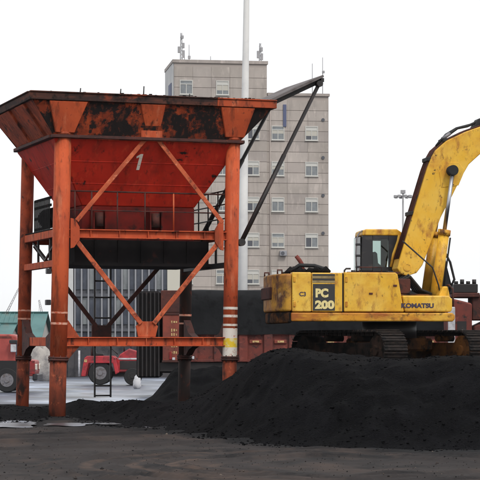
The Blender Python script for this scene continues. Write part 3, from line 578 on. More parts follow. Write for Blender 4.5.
MB().tube([(.5, -.315, Z(3.36)), (.5, .315, Z(3.36))], .085, 20).build('foot_pin', M['yellow_dirty'], bm_)
def off(poly, d):
    r = []
    for i, (x, z) in enumerate(poly):
        a = poly[max(i - 1, 0)]; b = poly[min(i + 1, len(poly) - 1)]; t = math.hypot(b[0] - a[0], b[1] - a[1]); r.append((x - d * (b[1] - a[1]) / t, z + d * (b[0] - a[0]) / t))
    return r
for y, d in ((-.2, .022), (-.08, .026), (.08, .022), (.2, .026)):
    MB().tube([(x, y, Z(z)) for x, z in off(outer[2:], d)], .018, 8).build('boom_pipe', M['rust_dark'], bm_)
for i in (3, 5, 7, 9): x, z = off(outer, .03)[i]; MB().box(x - .05, x + .05, -.25, .25, Z(z) - .045, Z(z) + .045).build('pipe_clamp', M['rubber'], bm_, .01)
MB().tube([(1.22, -.12, Z(6.16)), (1.33, -.12, Z(6.3)), (1.5, -.12, Z(6.42)), (1.72, -.12, Z(6.58)), (1.95, -.12, Z(6.63)), (2.2, -.12, Z(6.74))], .03, 8).tube([(1.3, .1, Z(6.22)), (1.5, .1, Z(6.45)), (1.75, .1, Z(6.6)), (2.2, .1, Z(6.72))], .028, 8).build('boom_hose', M['rubber'], bm_)
MB().tube([(1.36, -.12, Z(6.325)), (1.55, -.12, Z(6.46))], .042, 10).build('hose_sleeve', M['greysteel'], bm_)
plate('cylinder_bracket', [(2.05, 6.55), (2.3, 6.64), (2.6, 6.72), (2.6, 6.86), (2.4, 6.88), (2.2, 6.8)], -.18, .18, 'rubber', bm_, .02)
ac_ = MB().tube([(2.4, 0, Z(6.8)), (3.9, 0, Z(7.1))], .12, 18).build('arm_cylinder', M['yellow_dirty'], bm_)
MB().tube([(3.9, 0, Z(7.1)), (5.2, 0, Z(7.0))], .05, 14).build('cylinder_rod', M['chrome'], ac_)
# stick and bucket beyond the frame, hanging from the boom's end
stk = plate('stick', [(5.3, 6.5), (5.75, 6.55), (5.95, 5.9), (6.1, 3.3), (5.9, 3.2), (5.45, 5.6)], -.17, .17, 'yellow', bev=.02)
plate('bucket', [(5.7, 3.4), (6.2, 3.45), (6.35, 2.9), (6.1, 2.35), (5.6, 2.2), (5.2, 2.5), (5.25, 2.6), (5.6, 2.9)], -.5, .5, 'mudyellow', stk, .02)
# two boom cylinders: near one yellow, far one in the machine's shade
for y in (-.46, .46):
    p0, p1, p2 = Vector((1.09, y, Z(2.5))), Vector((1.27, y, Z(4.2))), Vector((1.53, y, Z(5.58)))
    d = (p2 - p0).normalized(); p1 = p0 + d * (p1 - p0).length
    cy = MB().tube([p0, p1], .125, 22).build('boom_cylinder', M['yellow'], ex)
    MB().tube([p1 - d * .1, p1 + d * .03], .148, 22).build('cylinder_head', M['yellow_dirty'], cy)
    MB().tube([p1 + d * .03, p2 - d * .1], .047, 16).build('cylinder_rod', M['chrome'], cy)
    MB().tube([p2 - Vector((0, .07, 0)), p2 + Vector((0, .07, 0))], .105, 18).build('rod_eye', M['rubber'], cy)
    MB().tube([p0 + d * .25 + Vector((.17, 0, 0)), p1 - d * .15 + Vector((.16, 0, 0))], .02, 8).build('cylinder_pipe', M['rubber'], cy)
plate('hose_guard', [(1.28, 2.7), (1.62, 2.78), (1.46, 3.4), (1.38, 3.95), (1.33, 3.6)], -.2, .25, 'rubber', bev=.02)
for k in range(3): MB().tube([(1.3, -.3 + .1 * k, Z(3.9)), (1.5 + .03 * k, -.3 + .1 * k, Z(3.5)), (1.6 + .03 * k, -.3 + .1 * k, Z(3.1)), (1.45, -.3 + .1 * k, Z(2.75))], .025, 8).build('slack_hose', M['rubber'], ex)
# cab: open box frame with glass, yellow roof, seat
y0, y1 = .42, 1.32
cb = MB().prism([(-.42, Z(2.35)), (.62, Z(2.35)), (.62, Z(3.3)), (-.42, Z(3.3))], 'y', y0, y1).build('cab_base', M['cabblack'], ex, .02)
roof = MB().prism([(-.4, Z(4.13)), (.52, Z(4.13)), (.54, Z(4.2)), (.42, Z(4.28)), (-.3, Z(4.275)), (-.38, Z(4.24))], 'y', y0 - .01, y1 + .01).build('cab_roof', M['yellow'], ex, .025, 2)
for ya, yb in ((y0, y0 + .06), (y1 - .06, y1)):
    MB().prism([(-.42, Z(3.302)), (-.15, Z(3.302)), (-.15, Z(4.128)), (-.4, Z(4.128))], 'y', ya, yb).build('rear_pillar', M['cabblack'], ex, .01)
    MB().prism([(.22, Z(3.302)), (.34, Z(3.302)), (.46, Z(4.128)), (.22, Z(4.128))], 'y', ya, yb).build('centre_pillar', M['cabblack'], ex, .01)
    MB().box(-.148, .218, ya, yb, Z(4.05), Z(4.128)).build('window_header', M['cabblack'], ex)
    MB().box(-.148, .218, ya, yb, Z(3.302), Z(3.4)).build('window_rail', M['cabblack'], ex)
    MB().box(-.148, .218, (ya + yb) / 2 - .004, (ya + yb) / 2 + .004, Z(3.402), Z(4.048)).build('window_pane', M['glass'], ex)
MB().tube([(.47, y0 - .03, Z(4.14)), (.44, y0 - .03, Z(4.0)), (.33, y0 - .03, Z(3.7)), (.27, y0 - .03, Z(3.4))], .032, 10).build('door_frame', M['yellow'], ex)
MB().tube([(.55, y0, Z(4.16)), (.52, y0, Z(3.9)), (.4, y0, Z(3.6)), (.36, y0, Z(3.32))], .04, 10).build('front_pillar', M['yellow_dirty'], ex)
MB().prism([(-.1, Z(3.3)), (.14, Z(3.3)), (.12, Z(3.42)), (.02, Z(3.5)), (.0, Z(3.72)), (-.06, Z(3.78)), (-.12, Z(3.7))], 'y', .6, 1.05).build('driver_seat', M['seat'], ex, .04, 3)
rk = MB().tube([(-.52, y0 + .06, Z(3.3)), (-.535, y0 + .06, Z(3.7)), (-.52, y0 + .06, Z(4.06)), (-.45, y0 + .06, Z(4.2)), (-.38, y0 + .06, Z(4.24))], .018, 8).build('rear_rack', M['greysteel'], ex)
for z in (3.4, 3.66, 3.92): MB().box(-.545, -.42, y0 + .02, y0 + .1, Z(z - .025), Z(z + .025)).build('rack_bar', M['cabblack'], rk, .008)
MB().box(-.435, -.425, y0 + .06, y1 - .06, Z(3.32), Z(4.1)).build('rear_pane', M['glass'], ex)
# undercarriage turned away from the body: two crawler tracks joined by the car body
UR = R(-62) - R(8); UC = Vector((.15, 0, 0))
MB().tube([(.15, 0, .72), (.15, 0, 1.09)], .62, 32).build('slew_ring', M['black'], ex)
car = MB().box(-.55, .55, -.85, .85, .42, .72).build('car_body', M['mudyellow'], ex, .05); car.rotation_euler = (0, 0, UR); car.location = UC
def track_frame():
    mb = MB(); mb.prism([(-1.5, .22), (1.5, .22), (1.62, .36), (1.5, .62), (-1.5, .62), (-1.62, .36)], 'y', -.2, .2)
    for x in (-1.62, 1.62): mb.tube([(x, -.24, .44), (x, .24, .44)], .34, 24); mb.tube([(x, -.29, .44), (x, .29, .44)], .12, 16)
    for k in range(7): x = -1.2 + .4 * k; mb.tube([(x, -.23, .19), (x, .23, .19)], .1, 14)
    for x in (-.6, .6): mb.tube([(x, -.23, .72), (x, .23, .72)], .08, 14)
    return mb
ch = MB().box(-.093, .093, -.3, .3, 0, .025).box(-.09, -.065, -.3, .3, .025, .055).box(-.01, .015, -.3, .3, .025, .045).box(.06, .08, -.3, .3, .025, .045)
ch.box(-.075, .075, -.1, -.05, -.08, -.003).box(-.075, .075, .05, .1, -.08, -.003)
shoe0 = None
Rr, Lh = .41, 1.62; per = 4 * Lh + 2 * pi * Rr; NS = 46
for side in (-1, 1):
    tr = track_frame().build('track', M['trackframe' if side < 0 else 'mudyellow'], ex, .01); tr.rotation_euler = (0, 0, UR)
    o_ = Vector((0, side * 1.12, 0)); o_.rotate(Matrix.Rotation(UR, 3, 'Z')); tr.location = o_ + UC
    for k in range(NS):
        s = (k + .3) / NS * per
        if s < 2 * Lh: x, z, a = -Lh + s, Rr, 0
        elif s < 2 * Lh + pi * Rr: t = (s - 2 * Lh) / Rr; x, z, a = Lh + Rr * sin(t), Rr * cos(t), t
        elif s < 4 * Lh + pi * Rr: x, z, a = Lh - (s - 2 * Lh - pi * Rr), -Rr, pi
        else: t = (s - 4 * Lh - pi * Rr) / Rr; x, z, a = -Lh - Rr * sin(t), -Rr * cos(t), pi + t
        if shoe0 is None: shoe0 = ch.build('track_shoe', M['shoe'], tr); sh = shoe0
        else: sh = twin(shoe0); sh.parent = tr
        sh.location = (x, 0, .44 + z); sh.rotation_euler = (0, a, 0)

# ------------------------------------------------------------------ dump trailer behind the hopper
TY = 63.0
tl = thing('dump_trailer', 'rust red dump trailer loaded high under a dark tarpaulin', 'trailer', (at(172, 343, TY).x, TY, 0))
X1 = 8.4
MB().box(.55, X1, 0, 2.4, 1.06, 1.12).build('bed_floor', M['trail'], tl)
MB().box(.55, X1, .0, .06, 1.12, 1.95).build('side_board', M['trail'], tl, .01); MB().box(.55, X1, 2.34, 2.4, 1.12, 1.95).build('side_board', M['trail'], tl, .01)
MB().box(.5, X1, -.05, -.002, 1.88, 1.97).build('top_rail', M['trail'], tl, .01); MB().box(.5, X1, -.05, -.002, 1.06, 1.15).build('bottom_rail', M['trail'], tl, .01)
k = 0
while .35 + .76 * k < X1 - .1:
    x = .35 + .76 * k + .3; MB().box(x - .13, x + .13, -.09, -.052, 1.07, 1.96).build('stake', M['trail'], tl, .012)
    rr = MB().box(x + .18, x + .56, -.06, -.003, 1.62, 1.74).build('side_rail', M['trailbright'], tl, .02)
    MB().box(x + .28, x + .48, -.075, -.061, 1.65, 1.71).build('reflector_and_glint', M['mark'], rr, .01); k += 1  # pale tabs put the side rails' highlights into colour
def tarp():
    mb = MB(); nx, ny = 46, 14; vs = []; fs = []
    for i in range(nx + 1):
        for j in range(ny + 1):
            x = .52 + (X1 - .52) * i / nx; t = j / ny
            if t < .25: y, z = -.12, 1.9 + 1.31 * t / .25
            elif t > .75: y, z = 2.5, 1.9 + 1.31 * (1 - t) / .25
            else: y, z = -.12 + 2.62 * (t - .25) / .5, 3.21 + .07 * sin(pi * (t - .25) / .5)
            n_ = noise.noise((x * 1.1, t * 6, 2)) * .05 + noise.noise((x * 3, t * 14, 5)) * .02
            vs.append((x, y + (n_ if .25 <= t <= .75 else n_ * 1.2), z + n_ * .5))
    for i in range(nx):
        for j in range(ny): a = i * (ny + 1) + j; fs.append((a, a + 1, a + ny + 2, a + ny + 1))
    fs.append(tuple(range(ny + 1))[::-1]); fs.append(tuple(nx * (ny + 1) + j for j in range(ny + 1)))
    mb._add(vs, fs, True); return mb
tag(tarp().build('load_tarpaulin', M['tarp'], tl), 'dark grey tarpaulin')
hb = MB().box(-.28, .24, -.12, 2.45, 1.05, 2.56).build('headboard', M['trailbright'], tl, .02)
MB().box(-.34, .45, -.1, 2.44, 2.562, 3.24).build('headboard_top', M['rust_dark'], tl, .02); MB().box(-.3, .26, -.15, -.122, 1.05, 1.12).build('headboard_edge', M['rust_dark'], hb, .008); MB().box(-.3, .26, -.15, -.122, 2.49, 2.56).build('headboard_edge', M['rust_dark'], hb, .008)
rng = random.Random(9)
for z in (2.28, 2.03, 1.9, 1.55, 1.35):
    mb = MB()
    for k in range(3):
        x = -.02 + .07 * k; h_ = rng.uniform(.05, .1); mb.box(x, x + rng.uniform(.03, .05), -.128, -.121, z - h_ / 2, z + h_ / 2)
    mb.build('stencil_mark', M['mark'], hb)
MB().box(-.08, .0, -.16, -.122, 1.14, 1.38).build('tail_light', M['vanred'], hb, .01); MB().box(.01, .1, -.15, -.122, 1.12, 1.2).box(.42, .68, -.12, -.09, 1.15, 1.24).build('number_plate', M['sheet'], hb, .01)
bn = MB().box(-1.08, -.36, .0, 2.3, .58, 3.22).build('front_box', M['blackbox'], tl, .06)
mb = MB()
for k in range(6): x = -1.05 + .125 * k; mb.box(x, x + .05, -.045, -.002, .62, 3.18)
mb.build('box_rib', M['black'], bn, .01)
MB().box(-.6, X1 - .3, .5, .65, .72, 1.05).box(-.6, X1 - .3, 1.75, 1.9, .72, 1.05).build('chassis_rail', M['black'], tl, .01)
def wheel(x, y, z, r, wd, par, m='rubber', hub='trail'):
    wh = MB().tube([(x, y, z), (x, y + .04, z), (x, y + wd - .04, z), (x, y + wd, z)], [r * .93, r, r, r * .93], 28).build('wheel', M[m], par)
    mb = MB().tube([(x, y - .012, z), (x, y + .03, z)], r * .55, 20).tube([(x, y - .05, z), (x, y, z)], r * .2, 14)
    for k in range(8): a = k * pi / 4; mb.tube([(x + r * .38 * cos(a), y - .03, z + r * .38 * sin(a)), (x + r * .38 * cos(a), y, z + r * .38 * sin(a))], r * .05, 6)
    mb.build('rim', M[hub], wh); return wh
for x in (.55, 1.7, 5.6, 6.8): wheel(x, .05, .5, .5, .32, tl, hub='black'); wheel(x, 2.05, .5, .5, .32, tl, hub='black')
MB().box(-.5, 2.4, .02, .05, .78, 1.04).build('mudguard', M['black'], tl)
for x in (.0, 2.35): MB().box(x, x + .02, .05, .45, .25, .78).build('mud_flap', M['rubber'], tl)

# ------------------------------------------------------------------ vehicles at the back
vn = thing('red_van', 'faded red van parked at the left edge behind the legs', 'van', (at(7, 343, 68).x, 68, 0))
MB().prism([(-3.4, .55), (.86, .55), (.9, .7), (.88, 1.06), (.55, 1.12), (.3, 1.88), (.1, 1.93), (-3.4, 1.95)], 'y', 0, 1.8).build('body', M['vanpink'], vn, .05, 3)
MB().box(-3.38, .915, -.02, .0, .62, 1.06).build('lower_side_panel', M['vanred'], vn, .01)
MB().prism([(-.52, .56), (.52, .56), (.5, .85), (.36, 1.06), (-.36, 1.06), (-.5, .85)], 'y', -.03, -.021).build('wheel_arch', M['rubber'], vn)
MB().box(-3.38, .15, -.012, .0, 1.8, 1.86).build('side_moulding', M['trail'], vn)
wheel(0, -.06, .42, .4, .25, vn, hub='greysteel'); wheel(0, 1.6, .42, .4, .25, vn, hub='greysteel'); wheel(-2.6, -.06, .42, .4, .25, vn, hub='greysteel'); wheel(-2.6, 1.6, .42, .4, .25, vn, hub='greysteel')
mr_ = MB().box(.1, .36, -.26, -.08, 1.62, 1.74).build('mirror', M['cabblack'], vn, .02); MB().box(.14, .32, -.22, -.1, 1.34, 1.61).build('mirror_glass', M['sheet'], mr_, .02)
MB().prism([(.28, 1.2), (.5, 1.2), (.32, 1.7), (.28, 1.7)], 'y', -.012, -.001).build('side_window', M['glassblue'], vn)
MB().box(.9, .96, .1, .5, .75, .95).build('headlight', M['lampglass'], vn, .02); MB().box(.9, .96, 1.3, 1.7, .75, .95).build('headlight', M['lampglass'], vn, .02)
MB().box(.84, 1.0, -.02, 1.82, .42, .62).build('bumper', M['cabblack'], vn, .03)

TRY = 80.0
tt = thing('red_tractor', 'small bright red tractor seen through the ladder', 'tractor', (at(100, 343, TRY).x, TRY, 0))
s_ = TRY / FOC
wheel(0, 0, .48, .46, .3, tt, hub='greysteel'); wheel(0, 1.0, .48, .46, .3, tt, hub='greysteel'); wheel(1.25, .05, .34, .33, .2, tt, hub='black'); wheel(1.25, 1.0, .34, .33, .2, tt, hub='black')
def arch(): return MB().prism([(-.74, .35), (-.6, 1.06), (-.5, 1.14), (.5, 1.14), (.6, 1.06), (.74, .5), (.6, .42), (.5, .86), (-.44, .86), (-.56, .35)], 'y', -.06, .36)
arch().build('fender', M['tractorred'], tt, .02); f2 = arch().build('fender', M['tractorred'], tt, .02); f2.location = (0, 1.0, 0)
MB().prism([(.62, .5), (1.6, .5), (1.62, 1.1), (1.5, 1.3), (1.1, 1.42), (.75, 1.2), (.62, .95)], 'y', .3, 1.0).build('hood', M['tractorred'], tt, .04)
MB().box(-.5, 1.5, .45, .85, .35, .55).build('chassis', M['black'], tt); MB().box(.75, 1.45, .285, .3, .62, .95).build('engine_grille', M['black'], tt)
MB().tube([(-.8, -.05, .35), (-.8, -.05, 1.35)], .04, 10).build('marker_post', M['sheet'], tt)
MB().prism([(-.3, 1.14), (.1, 1.14), (.1, 1.22), (-.18, 1.25), (-.24, 1.5), (-.32, 1.5)], 'y', .4, .9).build('seat', M['rubber'], tt, .02)
for y in (.42, .88): MB().tube([(1.6, y, 1.0), (1.63, y, 1.0)], .08, 14).build('headlight', M['lampglass'], tt)
MB().box(.7, 1.5, .27, .299, 1.0, 1.06).build('hood_stripe', M['sheet'], tt); MB().box(-.6, -.5, -.08, -.061, .9, 1.0).build('reflector_and_glint', M['mark'], tt)
MB().tube([(-.35, .35, 1.1), (-.35, .35, 1.75), (-.35, .95, 1.75), (-.35, .95, 1.1)], .035, 8).build('roll_bar', M['black'], tt)
MB().tube([(.9, .65, 1.3), (.9, .65, 1.62)], .035, 10).build('exhaust_pipe', M['black'], tt); MB().tube([(.65, .65, 1.2), (.42, .65, 1.42)], .02, 8).tube([(.4, .48, 1.4), (.36, .65, 1.43), (.4, .82, 1.4)], .02, 8).build('steering_column', M['black'], tt)

def sack(name, x, y, z, sx, sy, sz, m, label, cat, seed, group=None):
    mb = MB(); n, k = 18, 10; vs = []; fs = []
    for j in range(k + 1):
        ph = -pi / 2 + pi * j / k
        for i in range(n):
            t = 2 * pi * i / n; q = Vector((cos(t) * cos(ph), sin(t) * cos(ph), sin(ph))); e = 1 + .3 * noise.noise(q * 2.4 + Vector((seed, 0, 0)))
            vs.append((q.x * sx * e, q.y * sy * e, max(0, (q.z + .75) * sz * e)))
    for j in range(k):
        for i in range(n): fs.append((j * n + i, j * n + (i + 1) % n, (j + 1) * n + (i + 1) % n, (j + 1) * n + i))
    mb._add(vs, fs, True); o = mb.build(name, M[m]); o.location = (x, y, z); return tag(o, label, cat, group)
p = at(137, 385, 74); sack('plastic_sack', p.x, 74, 0, .15, .13, .24, 'sheet', 'small white plastic sack slumped on the wet pavement near the trailer', 'sack', 2.2)
p = at(43, 385, 88); sack('canvas_heap', p.x, 88, 0, .62, .5, .92, 'paletarp', 'pale canvas covered heap between the two left hopper legs', 'covered heap', 4.4)

# red loader at the right edge
LY = 58.0
ld = thing('red_loader', 'dark red loader with black engine top at the right frame edge', 'loader', (at(450, 343, LY).x, LY, 0))
MB().prism([(.0, 1.45), (.55, 1.45), (.62, 2.0), (.62, 2.75), (.02, 2.9), (-.04, 2.4)], 'y', 0, 1.5).build('rear_body', M['trail'], ld, .04)
MB().prism([(.68, 1.35), (3.2, 1.35), (3.2, 2.0), (1.0, 2.25), (.68, 2.1)], 'y', .1, 1.5).build('chassis', M['trail'], ld, .04)
MB().box(.05, .85, .1, 1.4, 2.92, 3.05).build('hood', M['rust_dark'], ld, .02)
eg = MB().box(.12, .8, .15, 1.3, 3.05, 3.3).build('engine', M['black'], ld, .02)
for k in range(4): MB().tube([(.2 + .17 * k, .3, 3.3), (.2 + .17 * k, .3, 3.38 + .05 * (k % 2))], .06, 10).build('filter_can', M['black'], eg)
MB().box(.64, 1.25, .2, 1.3, 2.28, 3.0).build('radiator', M['rust_dark'], ld, .03); MB().box(.2, .46, -.012, -.001, 1.9, 2.25).build('grille', M['black'], ld)
MB().prism([(.95, 2.28), (2.6, 2.3), (2.5, 2.75), (1.7, 2.95), (1.2, 2.62)], 'y', -.1, .2).build('green_cover', M['greentarp'], ld, .06, 2)
lm = MB().tube([(.34, -.08, 1.92), (.34, -.001, 1.92)], .09, 16).build('lamp', M['lampglass'], ld)
MB().box(-.06, .14, -.06, -.005, 1.55, 2.65).build('white_panel', M['sheet'], ld, .02)
for x in (.75, 2.7): wheel(x, -.3, .72, .72, .45, ld, hub='vanred'); wheel(x, 1.4, .72, .72, .45, ld, hub='vanred')
MB().box(.62, 2.2, -.15, .08, 1.5, 1.9).build('hydraulic_tank', M['black'], ld, .04); MB().box(1.25, 1.6, -.2, -.152, 1.55, 2.2).build('step_panel', M['vanred'], ld, .03)

# ------------------------------------------------------------------ walls and sheds behind
bw = thing('boundary_wall', 'dark grey rendered boundary wall behind the red tractor', 'wall', (-26, 98, 0))
MB().box(0, 36, 0, .25, 0, 1.75).build('wall_body', M['wallgrey'], bw); MB().box(-.05, 36.05, -.05, .3, 1.752, 1.85).build('coping', M['wallgrey'], bw, .02)
for k in range(13): MB().box(3 * k - .15, 3 * k + .15, -.07, -.002, 0, 1.75).build('pier', M['wallgrey'], bw, .01)
def shed(x, y, L_, D_, ev, rd, label):
    t = thing('teal_shed', label, 'shed', (x, y, 0), 0, 'teal roofed sheds far left')
    MB().prism([(0, 0), (D_, 0), (D_, ev), (D_ / 2, rd - .1), (0, ev)], 'x', 0, L_).build('wall', M['palewall'], t)
    for s in (0, 1):
        mb = MB(); n = int(L_ / .35)
        y0, y1 = (-.4, D_ / 2) if s == 0 else (D_ + .4, D_ / 2)
        mb.hexa([(-.3, y0, ev - .18), (L_ + .3, y0, ev - .18), (L_ + .3, y1, rd), (-.3, y1, rd)], [(-.3, y0, ev - .12), (L_ + .3, y0, ev - .12), (L_ + .3, y1, rd + .06), (-.3, y1, rd + .06)])
        for k in range(n): xx = -.2 + k * .35; mb.beam((xx, y0, ev - .11), (xx, y1, rd + .07), .08, .05)
        mb.build('roof', M['teal'], t)
    MB().beam((-.3, D_ / 2, rd + .08), (L_ + .3, D_ / 2, rd + .08), .5, .08).build('ridge_cap', M['teal'], t)
    for k in range(3): MB().box(L_ * (k + .5) / 3 - .7, L_ * (k + .5) / 3 + .7, -.02, -.001, .4, 1.5).build('window', M['panedark'], t)
shed(-28, 152, 13.2, 9, 2.2, 3.9, 'taller teal roofed shed seen between the left legs'); shed(-34, 135, 18.8, 7, 2.1, 2.9, 'low teal roofed shed at the left edge above the red van')

# glass fronted office wing
gb = thing('office_wing', 'low office wing with white vertical fins seen through the hopper legs', 'building', (at(66, 343, 172).x, 172, 0))
GW = (180 - 66) * 172 / FOC
MB().box(0, GW, .3, 9, 0, 9.0).build('wall', M['spandrel'], gb); MB().box(-.15, GW + .15, -.1, 9.2, 9.003, 9.4).build('parapet', M['fin'], gb)
for k in range(14):
    x = .75 + .56 * k
    if x > GW - 1.2: break
    for z0 in (.3, 3.2, 6.1):
        MB().box(x + .06, x + .5, .2, .298, z0, z0 + 2.2).build('window_pane', M['glassblue'] if (k * 7 + int(z0)) % 5 else M['pane'], gb)
    MB().box(x - .07, x + .05, -.05, .298, .1, 8.9).build('fin', M['fin'], gb)
MB().box(GW - 1.05, GW, -.08, .298, 0, 9.0).build('end_wall', M['cream'], gb); MB().box(0, .6, -.06, .298, 0, 9.0).build('end_wall', M['pale_wall'], gb)
for z in (2.6, 5.5, 8.4): MB().box(.61, GW - 1.06, -.02, .19, z, z + .25).build('floor_band', M['spandrel'], gb)

# tower block
tw = thing('tower_block', 'tall grey tiled office tower with rows of white framed windows', 'building', (at(174, 343, 195).x, 195, 0), R(8))
W1, W2, D_ = 8.85, 14.85, 7.2
H1, H2 = 28.05, 25.15
MB().box(.0, W1, .0, D_, 0, H1).build('tower_core', M['joint'], tw); MB().box(W1 + .003, W2, .35, D_, 0, H2).build('side_core', M['joint'], tw)
MB().box(-.1, -.002, .1, D_, 0, H1).build('side_wall', M['pale_wall'], tw); sg = MB().box(-.16, -.103, 1.2, 3.6, 24.3, 26.3).build('blue_sign', M['bluesign'], tw)
MB().box(-.15, W1 + .1, -.12, D_ + .1, H1 + .003, H1 + .3).build('parapet', M['tile'][2], tw); MB().box(W1 + .105, W2 + .1, .2, D_ + .1, H2 + .003, H2 + .25).build('parapet', M['tile'][2], tw)
pm = {}
def wallpanel(x, y, wd, z, h_, m):
    key = (round(wd, 3), round(h_, 3), m.name)
    if key not in pm:
        o = MB().box(0, wd, -.07, -.003, 0, h_).build('facade_panel', m, tw); pm[key] = o
    else: o = twin(pm[key])
    o.location = (x, y, z)
rng = random.Random(2); n1, n2 = 5, 3; rh = .99
for x0, x1, y, top, n in ((0, W1, 0, H1, n1), (W1 + .003, W2, .35, H2, n2)):
    wd = (x1 - x0) / n; r = 0
    while r * rh + .5 < top:
        h_ = min(rh, top - r * rh) - .04
        for k in range(n): wallpanel(x0 + k * wd + .008, y, wd - .016, r * rh + .02, h_, M['tile'][rng.choice((0, 0, 1, 2))])
        r += 1
wz = [21.6, 18.2, 14.8, 11.4, 7.9, 4.5]
wins = [(x, z, 0) for x in (1.15, 4.6) for z in [25.75] + wz] + [(7.5, z, 0) for z in wz] + [(9.95, z, .35) for z in wz] + [(13.2, z, .35) for z in wz]
wf = {}
def window(x, z, y, dark):
    ww, wh = .62, .68
    parts = [('window', [(-ww, ww, -.13, -.071, wh - .09, wh), (-ww, ww, -.13, -.071, -wh, -wh + .08), (-ww, -ww + .08, -.129, -.072, -wh + .08, wh - .09), (ww - .08, ww, -.129, -.072, -wh + .08, wh - .09), (-.035, .035, -.128, -.073, -wh + .08, .25), (-ww + .08, ww - .08, -.128, -.073, .25, .33)], 'winframe')]
    if 'f' not in wf:
        mb = MB()
        for b in parts[0][1]: mb.box(*b)
        wf['f'] = mb.build('window', M['winframe'], tw); fo = wf['f']
    else: fo = twin(wf['f'])
    fo.location = (x, y, z)
    for k, (xa, xb, za, zb) in enumerate(((-ww + .08, -.035, -wh + .08, .25), (.035, ww - .08, -wh + .08, .25), (-ww + .08, ww - .08, .33, wh - .09))):
        md = M['panedark'] if (dark == 1 and k == 0) else M['winframe'] if (k == 2 and dark != 2) else M['pane']
        key = (k, md.name)
        if key not in wf: wf[key] = MB().box(xa, xb, -.09, -.075, za, zb).build('pane', md, fo)
        else: c = twin(wf[key]); c.parent = fo
    bl_ = rng.choice((0, 0, .18, .32, .5))
    if bl_:
        if ('b', bl_) not in wf: wf[('b', bl_)] = MB().box(-ww + .09, ww - .09, -.1, -.091, .25 - bl_, .248).build('blind', M['blind'], fo)
        else: c = twin(wf[('b', bl_)]); c.parent = fo
    sl = ('s',)
    if sl not in wf: wf[sl] = MB().box(-ww - .05, ww + .05, -.2, -.133, -wh - .06, -wh).build('sill', M['winframe'], fo)
    else: c = twin(wf[sl]); c.parent = fo
for i, (x, z, y) in enumerate(wins): window(x, z, y, 1 if abs(x - 7.5) < .1 else rng.choice((0, 0, 0, 2, 1)))
MB().tube([(9.2, .24, 0), (9.2, .24, H2)], .06, 10).build('drainpipe', M['joint'], tw)
for z in (22.9, 19.3, 15.7, 12.1): MB().tube([(14.3, .2, z), (14.3, .275, z)], .16, 14).build('vent', M['panedark'], tw)
acu = MB().box(10.1, 10.75, -.15, .23, 9.9, 10.4).build('air_conditioner', M['fin'], tw, .03); MB().tube([(10.35, -.17, 10.15), (10.35, -.152, 10.15)], .18, 16).build('fan', M['panedark'], acu)
MB().box(10.45, 10.75, .16, .27, 22.2, 24.3).build('blue_duct', M['bluesign'], tw)
def antenna(x, y, z, h_, dishes, lat):
    mb = MB()
    if lat:
        for a, b in ((-.12, -.1), (.12, -.1), (0, .12)): mb.tube([(x + a, y + b, z), (x + a * .5, y + b * .5, z + h_)], .03, 6)
        for k in range(int(h_ / .35)):
            q = z + .35 * k; mb.beam((x - .12, y - .1, q), (x + .12, y - .1, q + .3), .02, .02); mb.beam((x + .12, y - .1, q), (x, y + .12, q + .3), .02, .02)
    else: mb.tube([(x, y, z), (x, y, z + h_)], .035, 8)
    an = mb.build('antenna', M['faraway'], tw)
    for dz, dx, sh in dishes: MB().box(x + dx - .12, x + dx + .12, y - .2, y - .02, z + dz - sh, z + dz + sh).build('antenna_panel', M['faraway'], an, .02)
antenna(.75, .6, H1, 2.9, [(.9, .2, .35), (1.3, -.22, .3), (1.7, .18, .25), (2.5, .1, .15)], True); antenna(1.5, .6, H1, 1.8, [(.6, .0, .15)], False); antenna(1.15, 1.4, H1, 1.0, [], False)
antenna(8.3, .7, H1, 2.1, [(.8, .15, .32), (1.0, -.2, .35), (1.5, .12, .2)], True); antenna(3.6, 1, H1, .8, [], False)
antenna(13.4, 1, H2, 3.2, [(1.2, .06, .15)], False); antenna(14.4, 1, H2, 3.8, [(2.4, .05, .12)], False)

# white mast between hopper and tower
ms = thing('white_mast', 'tall tapering white mast standing behind the hopper', 'mast', (.11, 100, 0))
MB().tube([(0, 0, 0), (.07, 0, 9), (.21, 0, 18.5), (.38, 0, 30)], [.24, .2, .14, .08], 24).build('pole', M['polewhite'], ms)
MB().tube([(0, 0, 0), (0, 0, .05)], .4, 24).build('base_plate', M['polewhite'], ms)
MB().tube([(.14, 0, 13.2), (.143, 0, 13.42)], .182, 24).build('joint_collar', M['polewhite'], ms)
MB().box(-.1, .1, -.27, -.225, .8, 1.5).build('access_door', M['polewhite'], ms, .01); MB().tube([(.38, 0, 30), (.38, 0, 30.2), (.38, 0, 30.5)], [.5, .55, .1], 16).build('lamp_head', M['polewhite'], ms)
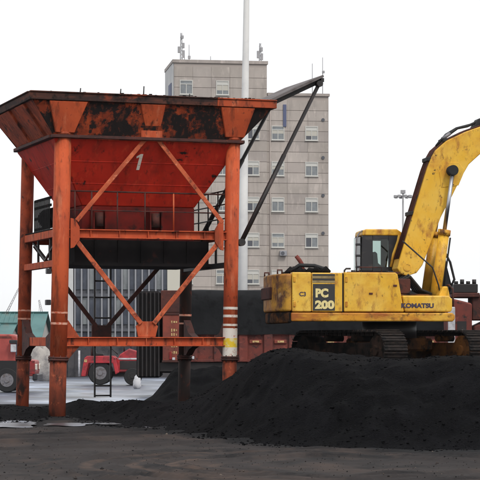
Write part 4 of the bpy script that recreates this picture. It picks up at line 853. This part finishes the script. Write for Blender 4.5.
# floodlight mast far off
hm = thing('floodlight_mast', 'distant floodlight mast with ring of lamps left of the boom', 'mast', (at(403, 343, 260).x, 260, 0))
zt_ = EYE + (343 - 196) * 260 / FOC
MB().tube([(0, 0, 0), (0, 0, zt_ + .7)], [.22, .1], 12).build('pole', M['faraway'], hm)
MB().tube([(cos(a) * .75, sin(a) * .75, zt_) for a in [2 * pi * k / 24 for k in range(25)]], .05, 6).beam((-.75, 0, zt_), (.75, 0, zt_), .06, .06).beam((0, -.75, zt_), (0, .75, zt_), .06, .06).build('ring', M['faraway'], hm)
for k in range(8):
    a = k * pi / 4 + .2; r_ = 1.0; MB().box(r_ * cos(a) - .2, r_ * cos(a) + .2, r_ * sin(a) - .15, r_ * sin(a) + .15, zt_ - .25, zt_ + .1).build('floodlight', M['faraway'], hm, .03)
MB().box(-.3, .3, -.2, .2, zt_ + .3, zt_ + .75).build('lamp_hood', M['faraway'], hm, .03)
# two slender crane jibs far left, in the haze-paled steel colour
for i, (pa, pb) in enumerate((((2, 322), (19, 288)), ((44, 322), (39, 300)))):
    Y = 420; a, b = at(*pa, Y), at(*pb, Y); cr = thing('crane_jib', ['faint long crane jib leaning above the low teal shed', 'faint short crane jib above the taller teal shed'][i], 'crane', (a.x, Y, 0))
    mb = MB(); d = b - a; n = 12
    for o_ in (Vector((-.25, 0, 0)), Vector((.25, 0, 0))): mb.tube([o_ + Vector((0, 0, a.z)), o_ * .4 + d + Vector((0, 0, a.z))], .07, 6)
    for k in range(n): q = Vector((0, 0, a.z)) + d * k / n; mb.beam(q + Vector((-.25, 0, 0)), q + d / n + Vector((.25, 0, 0)), .06, .06)
    mb.build('jib', M['faraway'], cr); MB().box(-1.2, 1.2, -1, 1, 0, a.z).build('crane_base', M['faraway'], cr, .1); MB().tube([(d.x, 0, a.z + d.z), (d.x, 0, a.z + d.z * .4)], .03, 6).build('hoist_cable', M['faraway'], cr)


# ------------------------------------------------------------------ thin haze over the yard
hz = MB().box(-1201, 1201, -301, 2501, -1, 34)
hm_ = bpy.data.materials.new('haze_air'); hm_.use_nodes = True
hn = hm_.node_tree.nodes; hn.remove(hn['Principled BSDF']); pv_ = hn.new('ShaderNodeVolumePrincipled')
pv_.inputs['Color'].default_value = (.95, .96, .98, 1); pv_.inputs['Density'].default_value = .0001; pv_.inputs['Anisotropy'].default_value = .3
hm_.node_tree.links.new(pv_.outputs[0], hn['Material Output'].inputs['Volume'])
tag(hz.build('haze', hm_), 'pale thin haze filling the air of the yard', None, None, 'stuff')
